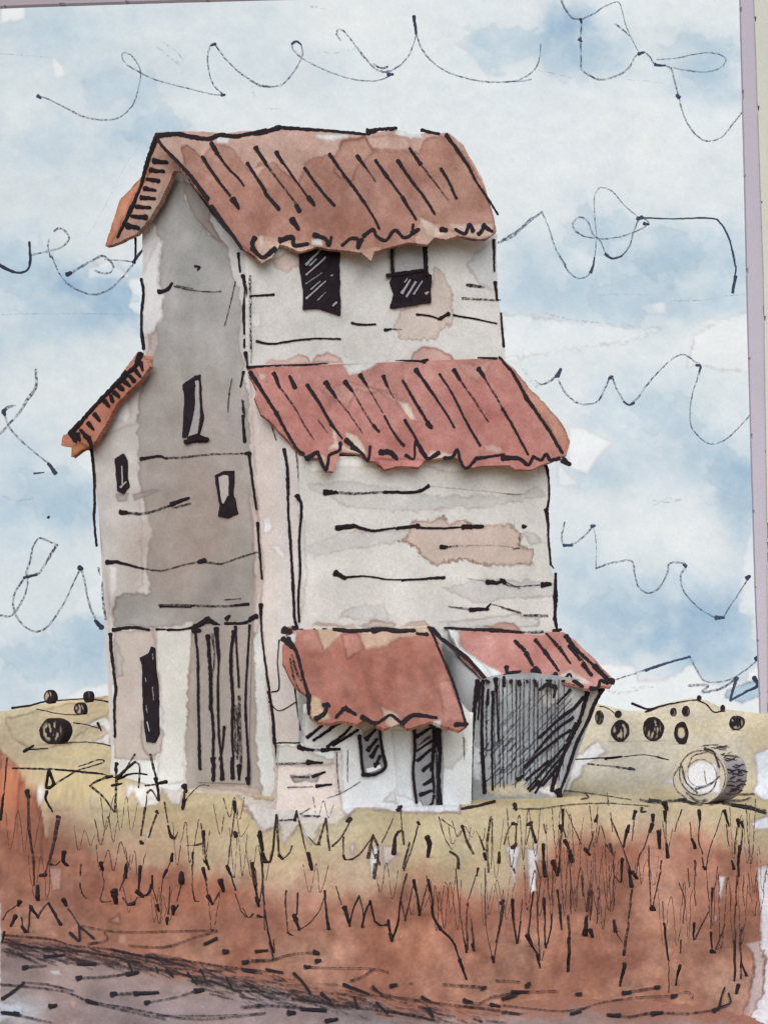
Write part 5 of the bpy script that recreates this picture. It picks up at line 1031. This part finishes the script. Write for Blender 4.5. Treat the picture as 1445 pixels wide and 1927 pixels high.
# ================================================================== GRASS
GR = '''
5|m 22,400 40,540/8|m 35,545 60,568/5|m 60,570 90,540 115,310/6d|m 115,310 125,450 130,530/6|m 130,530 150,550/4d|m 150,550 185,520 200,480/6|m 215,340 225,290/4d|m 225,290 260,440 290,560/9|m 290,520 308,605/4d|m 290,430 330,470 355,475/6d|m 345,470 385,330/6d|m 385,330 395,420 405,500/5d|m 420,480 470,430 520,335/8|m 500,345 520,330/4d|m 480,430 480,520/5|m 480,530 495,555 530,550/4d|m 530,550 580,510 640,420/8d|m 640,420 615,540/6d|m 640,420 670,500 650,655/3d|m 690,460 720,400 750,330/7|m 775,285 795,262/3d|m 790,280 800,400/8|m 755,520 760,440 775,410/6d|m 775,405 800,400 810,470/6|m 885,348 895,360/4d|m 890,350 860,470 810,610/6d|m 840,460 805,600/10|m 935,430 948,470 940,535/3d|m 1000,320 1030,430 1070,500/7d|m 1060,510 1100,540 1105,600/3d|m 1015,335 1085,385/6|m 1125,370 1150,450/7d|m 1150,450 1185,520/4|m 1220,425 1245,500/8|m 1245,520 1255,550/6d|m 1280,320 1262,470 1270,620/3d|m 1290,330 1285,600/8|m 1325,515 1325,568
4d|m 170,720 165,800 178,950/4|m 178,950 205,965/4|m 232,735 228,850/12|m 212,860 222,880/6|m 222,885 240,935/3d|m 240,935 290,905 350,830 375,760/5|m 378,725 385,820/6|m 385,820 400,930/3d|m 440,700 470,800/9|m 485,815 495,845/7|m 495,845 515,915/4|m 515,900 535,820 565,750/4d|m 565,750 585,830 590,920/5|m 582,920 600,840 625,780/5|m 625,780 650,890/5|m 650,890 690,915 730,905/6|m 725,885 735,960/7|m 735,960 745,995/5|m 745,990 775,900 790,780/5d|m 790,780 805,700 825,630/4d|m 790,760 805,830 815,885/4d|m 815,885 835,800 858,700/6|m 862,665 880,750/5|m 880,750 895,855/4d|m 895,855 915,770 935,690/6|m 940,662 965,770/5|m 965,770 965,850 1000,920/6|m 975,870 1010,935/5|m 1000,920 1075,1000 1110,1090/6|m 1110,1090 1150,1205/3d|m 1090,600 1110,800 1130,950 1150,1050/4|m 1135,980 1150,1055/4d|m 1155,1040 1150,900 1158,790/4|m 1212,600 1205,640/3d|m 1200,640 1170,730 1150,800/5d|m 1175,880 1190,1045/6|m 1180,1015 1190,1045/3d|m 1250,600 1255,900 1290,1090/6|m 1290,1080 1298,1110/4d|m 1298,1100 1320,960 1345,790/8|m 1335,790 1350,775/6d|m 1350,800 1330,930 1310,1000/5|m 1400,770 1405,880/4d|m 1405,880 1425,1010 1445,890/5|m 0,690 15,800/3d|m 0,600 10,700/4d|m 40,560 40,700 50,800/4|m 50,830 70,950 100,1060/3d|m 100,990 105,1050
4d|n 10,470 35,390 65,350/8|n 55,360 78,365/4d|n 75,370 75,470/8|n 55,490 75,470/5d|n 60,600 70,625/8|n 140,365 160,350/6|n 155,350 165,400 185,460/3d|n 150,380 130,470/4d|n 225,360 235,410/7|n 222,470 225,560/9|n 225,560 232,640/9|n 315,370 325,395/5d|n 325,370 345,430/9|n 340,450 360,490/4d|n 320,400 310,540/9|n 275,560 300,635/6|n 305,620 312,540/6|n 328,280 330,370/3d|n 345,280 390,380 430,470/8|n 450,495 475,525/4d|n 470,500 500,400/7|n 508,345 518,312/10|n 370,510 378,560/4d|n 375,560 378,590/3d|n 530,370 515,460/3d|n 540,370 560,440/3d|n 590,300 600,400/6d|n 585,470 605,530/3d|n 565,470 590,510/7|n 725,290 712,330/9|n 690,370 680,400/7|n 680,390 660,480/3d|n 720,320 705,450/4d|n 590,330 640,450 690,590/7|n 690,590 705,700/8|n 705,620 735,655/8|n 818,310 820,345/8|n 815,360 800,400/4d|n 800,400 770,490 745,530/4d|n 745,530 725,640/6|n 652,550 645,670/5d|n 705,710 685,900/7d|n 685,900 660,1070/8|n 665,1120 640,1235/4d|n 795,480 800,650 808,800/10|n 812,815 825,825/4d|n 820,800 850,650 865,560/10|n 880,245 892,280/8|n 885,290 885,340/8|n 850,400 858,490/8|n 892,470 902,540/3d|n 890,340 895,470/3d|n 975,280 940,400/3d|n 1020,350 1030,430/7|n 1030,440 1050,490/7|n 1068,285 1075,340/4d|n 1075,340 1070,450 1085,520/5d|n 1050,560 1055,640/3d|n 1050,640 1048,800/5|n 1045,900 1045,990/4d|n 1048,985 1090,910 1120,840/4d|n 1085,540 1098,600/6|n 1090,590 1105,605/3d|n 1105,600 1150,430 1200,285/6|n 1205,285 1235,370/3d|n 1215,360 1235,480/6|n 1245,560 1258,602/8|n 1278,335 1285,370/4d|n 1275,380 1265,520/8|n 1300,350 1308,375/4d|n 1305,390 1300,500/7|n 1290,480 1285,640/3d|n 1310,640 1315,800/5d|n 1280,640 1272,800/4d|n 1270,800 1265,1000/6|n 1268,1000 1262,1210/6d|n 1310,930 1295,1000 1300,1200/8|n 1290,1240 1275,1280/5|n 1305,1120 1330,1185/5|n 1145,710 1140,780/3d|n 1140,780 1135,930/5|n 1135,950 1140,1060/8|n 1135,1050 1155,1060/4d|n 1160,1040 1190,970 1215,910/3d|n 870,780 880,900/5|n 880,900 905,1100/3d|n 905,1100 910,1280/4d|n 970,990 970,1060/6|n 965,1130 945,1235/9d|n 475,720 460,830/10|n 458,870 450,960/5d|n 490,730 478,880/9|n 480,940 490,970/3d|n 605,560 605,800/8|n 610,890 615,940/3d|n 620,950 650,1000/6d|n 360,860 365,1000/7|n 365,980 358,1160/3d|n 370,600 375,850/4|n 300,720 310,800/6|n 312,800 322,930/6|n 55,770 60,880/4|n 60,880 82,1010/3d|n 85,1000 100,880 108,770/4|n 170,730 150,880 140,950/9|n 138,965 160,1020/5|n 160,1020 200,1080/6|n 190,1070 205,1140/4d|n 190,780 195,950 205,1100/7|n 225,765 230,850/4|n 230,850 232,1020/3d|n 225,1050 215,1100/4|n 235,1030 260,950 272,850/3d|n 275,560 272,800/3d|n 210,650 195,780/4d|n 430,640 438,750/3d|n 520,760 515,900/3d|n 960,680 990,770 985,900/3d|n 640,680 610,640/3d|n 1010,600 1015,700/3d|n 180,560 205,650
6|j 0,335 20,200/4d|j 20,200 30,100 40,0/10|j 145,180 155,210/6d|j 150,200 160,400 180,560/6d|j 180,560 185,690/9|j 200,700 205,770/8|j 215,645 250,635/7|j 310,320 325,325/9d|j 318,330 300,420 270,560/4d|j 265,560 250,620/8|j 350,510 345,560 365,585/4|j 270,575 300,585 325,565/5d|j 442,580 435,640/4d|j 437,680 445,740 468,765/7|j 550,568 558,610/3d|j 560,610 560,690 545,770/5d|j 545,775 575,785 600,780/8|j 685,582 680,650/4d|j 680,650 650,720/13|j 620,725 630,785/5d|j 670,760 695,795/8|j 700,800 730,790/4d|j 730,790 745,760/6|j 762,590 755,720/9|j 745,725 775,755/5|j 775,750 805,740 825,690/4|j 828,640 828,700/3d|j 830,700 850,780/7|j 855,800 862,832/7|j 938,522 930,560/3d|j 930,560 890,650/6|j 905,610 885,650/3d|j 885,650 870,770/12|j 985,630 985,680/4d|j 985,690 960,780/9|j 940,810 940,850/4d|j 970,800 945,845/4d|j 925,700 915,850/7|j 912,870 910,902/4|j 1052,512 1048,580/3d|j 1048,580 1045,690/4d|j 1045,690 1060,775 1080,785/8|j 1105,600 1120,660/4d|j 1120,660 1130,740/8|j 1130,750 1155,795/5d|j 1160,790 1190,735/7|j 1105,400 1108,460/5d|j 1108,460 1120,560/7|j 1118,560 1135,605/4d|j 1015,480 1060,475 1100,465/9|j 1272,240 1278,290/4d|j 1275,300 1255,450 1240,580/7|j 1232,590 1260,650/4|j 1260,650 1280,720/3d|j 1280,740 1310,830/3d|j 1310,830 1350,870 1375,845/10|j 1200,665 1215,720/9|j 1278,405 1285,425/6|j 1372,570 1385,650/5d|j 1385,650 1405,790/7|j 1400,770 1408,805/3d|j 1415,780 1430,660/8|j 1412,400 1430,500/9|j 1425,520 1445,560/9|j 108,780 100,800/4d|j 95,800 40,840 15,880/8|j 85,860 60,910/6|j 20,950 10,1000/4d|j 110,870 120,920/7|j 115,920 135,950/5d|j 150,950 165,800/6|j 165,810 205,870/5d|j 205,870 240,810 265,790/6|j 265,790 300,850 335,905/9|j 345,770 360,800/4d|j 370,820 430,900/6d|j 790,270 770,420/8|j 765,455 775,465/6|j 850,290 860,300/5d|j 850,310 810,430/4d|j 895,240 915,350/6|j 915,370 930,425/6|j 930,425 950,440/4d|j 950,440 968,405/10|j 1000,150 1012,180/6d|j 1005,180 1000,230/9|j 1000,230 995,275/3d|j 1010,230 1040,190 1090,150 1135,150/5d|j 800,190 825,175 860,230/3d|j 800,200 790,280/5|j 1400,860 1430,870
3d|l 860,740 880,770/9|l 885,755 895,790/5d|l 860,900 855,1000
3d|k 720,990 740,1060/8d|k 745,1040 765,1090/6d|k 735,1090 730,1160/4d|k 60,1070 80,1200/7|k 95,1270 105,1310/4d|k 120,1050 130,1200 140,1445/3|k 100,930 120,1000/3d|k 20,1330 50,1380 80,1360'''
mb = MB()
for ln in GR.replace('\n', '/').split('/'):
    if '|' not in ln: continue
    w, s = ln.split('|')
    stalk(mb, s, float(w.strip('d ')) * (.85 if 'd' in w else .95), .5 if 'd' in w else .12, (66, 48, 46) if 'd' in w else (42, 32, 34))
r = np.random.default_rng(21)
for k in range(50):
    u = r.uniform(10, 1420) if k < 38 else r.uniform(880, 1420)
    v = r.uniform(1500, 1560) if r.random() < .45 else r.uniform(1590, 1690)
    h = r.uniform(45, 120) * (1.25 if u > 900 else .8); n = r.integers(1, 4); pts = [(u, v)]
    for q in range(n):
        pts += [(u + 9 + r.uniform(-3, 5), v + h * r.uniform(.8, 1.1)), (u + 18 + r.uniform(-3, 8), v + r.uniform(-8, 20))]; u = pts[-1][0]
    if max(p[1] for p in pts) > np.interp(u, [0, 300, 600, 1000, 1445], [1740, 1780, 1830, 1870, 1880]): continue
    stalk(mb, np.array(pts), r.uniform(1.4, 2.4), .68, (90, 62, 54))
mb.build('grass', [M_INK], kind='stuff', label='dark upright grass stalks over the ochre and rust field', category='grass')

# ================================================================== CAMERA, LIGHT
cam = bpy.data.cameras.new('Camera'); co = bpy.data.objects.new('Camera', cam); COL.objects.link(co)
co.location = (0, 0, H * SC); co.rotation_euler = (math.radians(90), 0, 0)
cam.sensor_fit = 'HORIZONTAL'; cam.sensor_width = 36; cam.lens = 36 * F / 1445
cam.shift_y = (VH - 963.5) / 1445; cam.clip_end = 5000; cam.clip_start = .1
scene.camera = co
EL, AZ = math.radians(47), math.radians(188)      # soft daylight from behind and left of the viewer
sun = bpy.data.lights.new('Sun', 'SUN'); sun.energy = 3.05; sun.angle = math.radians(75); sun.color = (1, .957, .895)
so = bpy.data.objects.new('Sun', sun); COL.objects.link(so)
dv = Vector((math.sin(AZ) * math.cos(EL), math.cos(AZ) * math.cos(EL), math.sin(EL)))
so.rotation_euler = dv.to_track_quat('Z', 'Y').to_euler(); so.location = (0, -20, 40)
w = bpy.data.worlds.new('World'); scene.world = w; w.use_nodes = True
nt = w.node_tree; sk = nt.nodes.new('ShaderNodeTexSky'); sk.sky_type = 'NISHITA'; sk.sun_disc = False
sk.sun_elevation = EL; sk.sun_rotation = AZ
bg = nt.nodes['Background']; bg.inputs[1].default_value = .11
nt.links.new(sk.outputs[0], bg.inputs[0])
vs_ = scene.view_settings; vs_.view_transform = 'Standard'; vs_.look = 'None'; vs_.exposure = 0; vs_.gamma = 1
scene.cycles.max_bounces = 4; scene.cycles.transparent_max_bounces = 24; scene.cycles.diffuse_bounces = 2
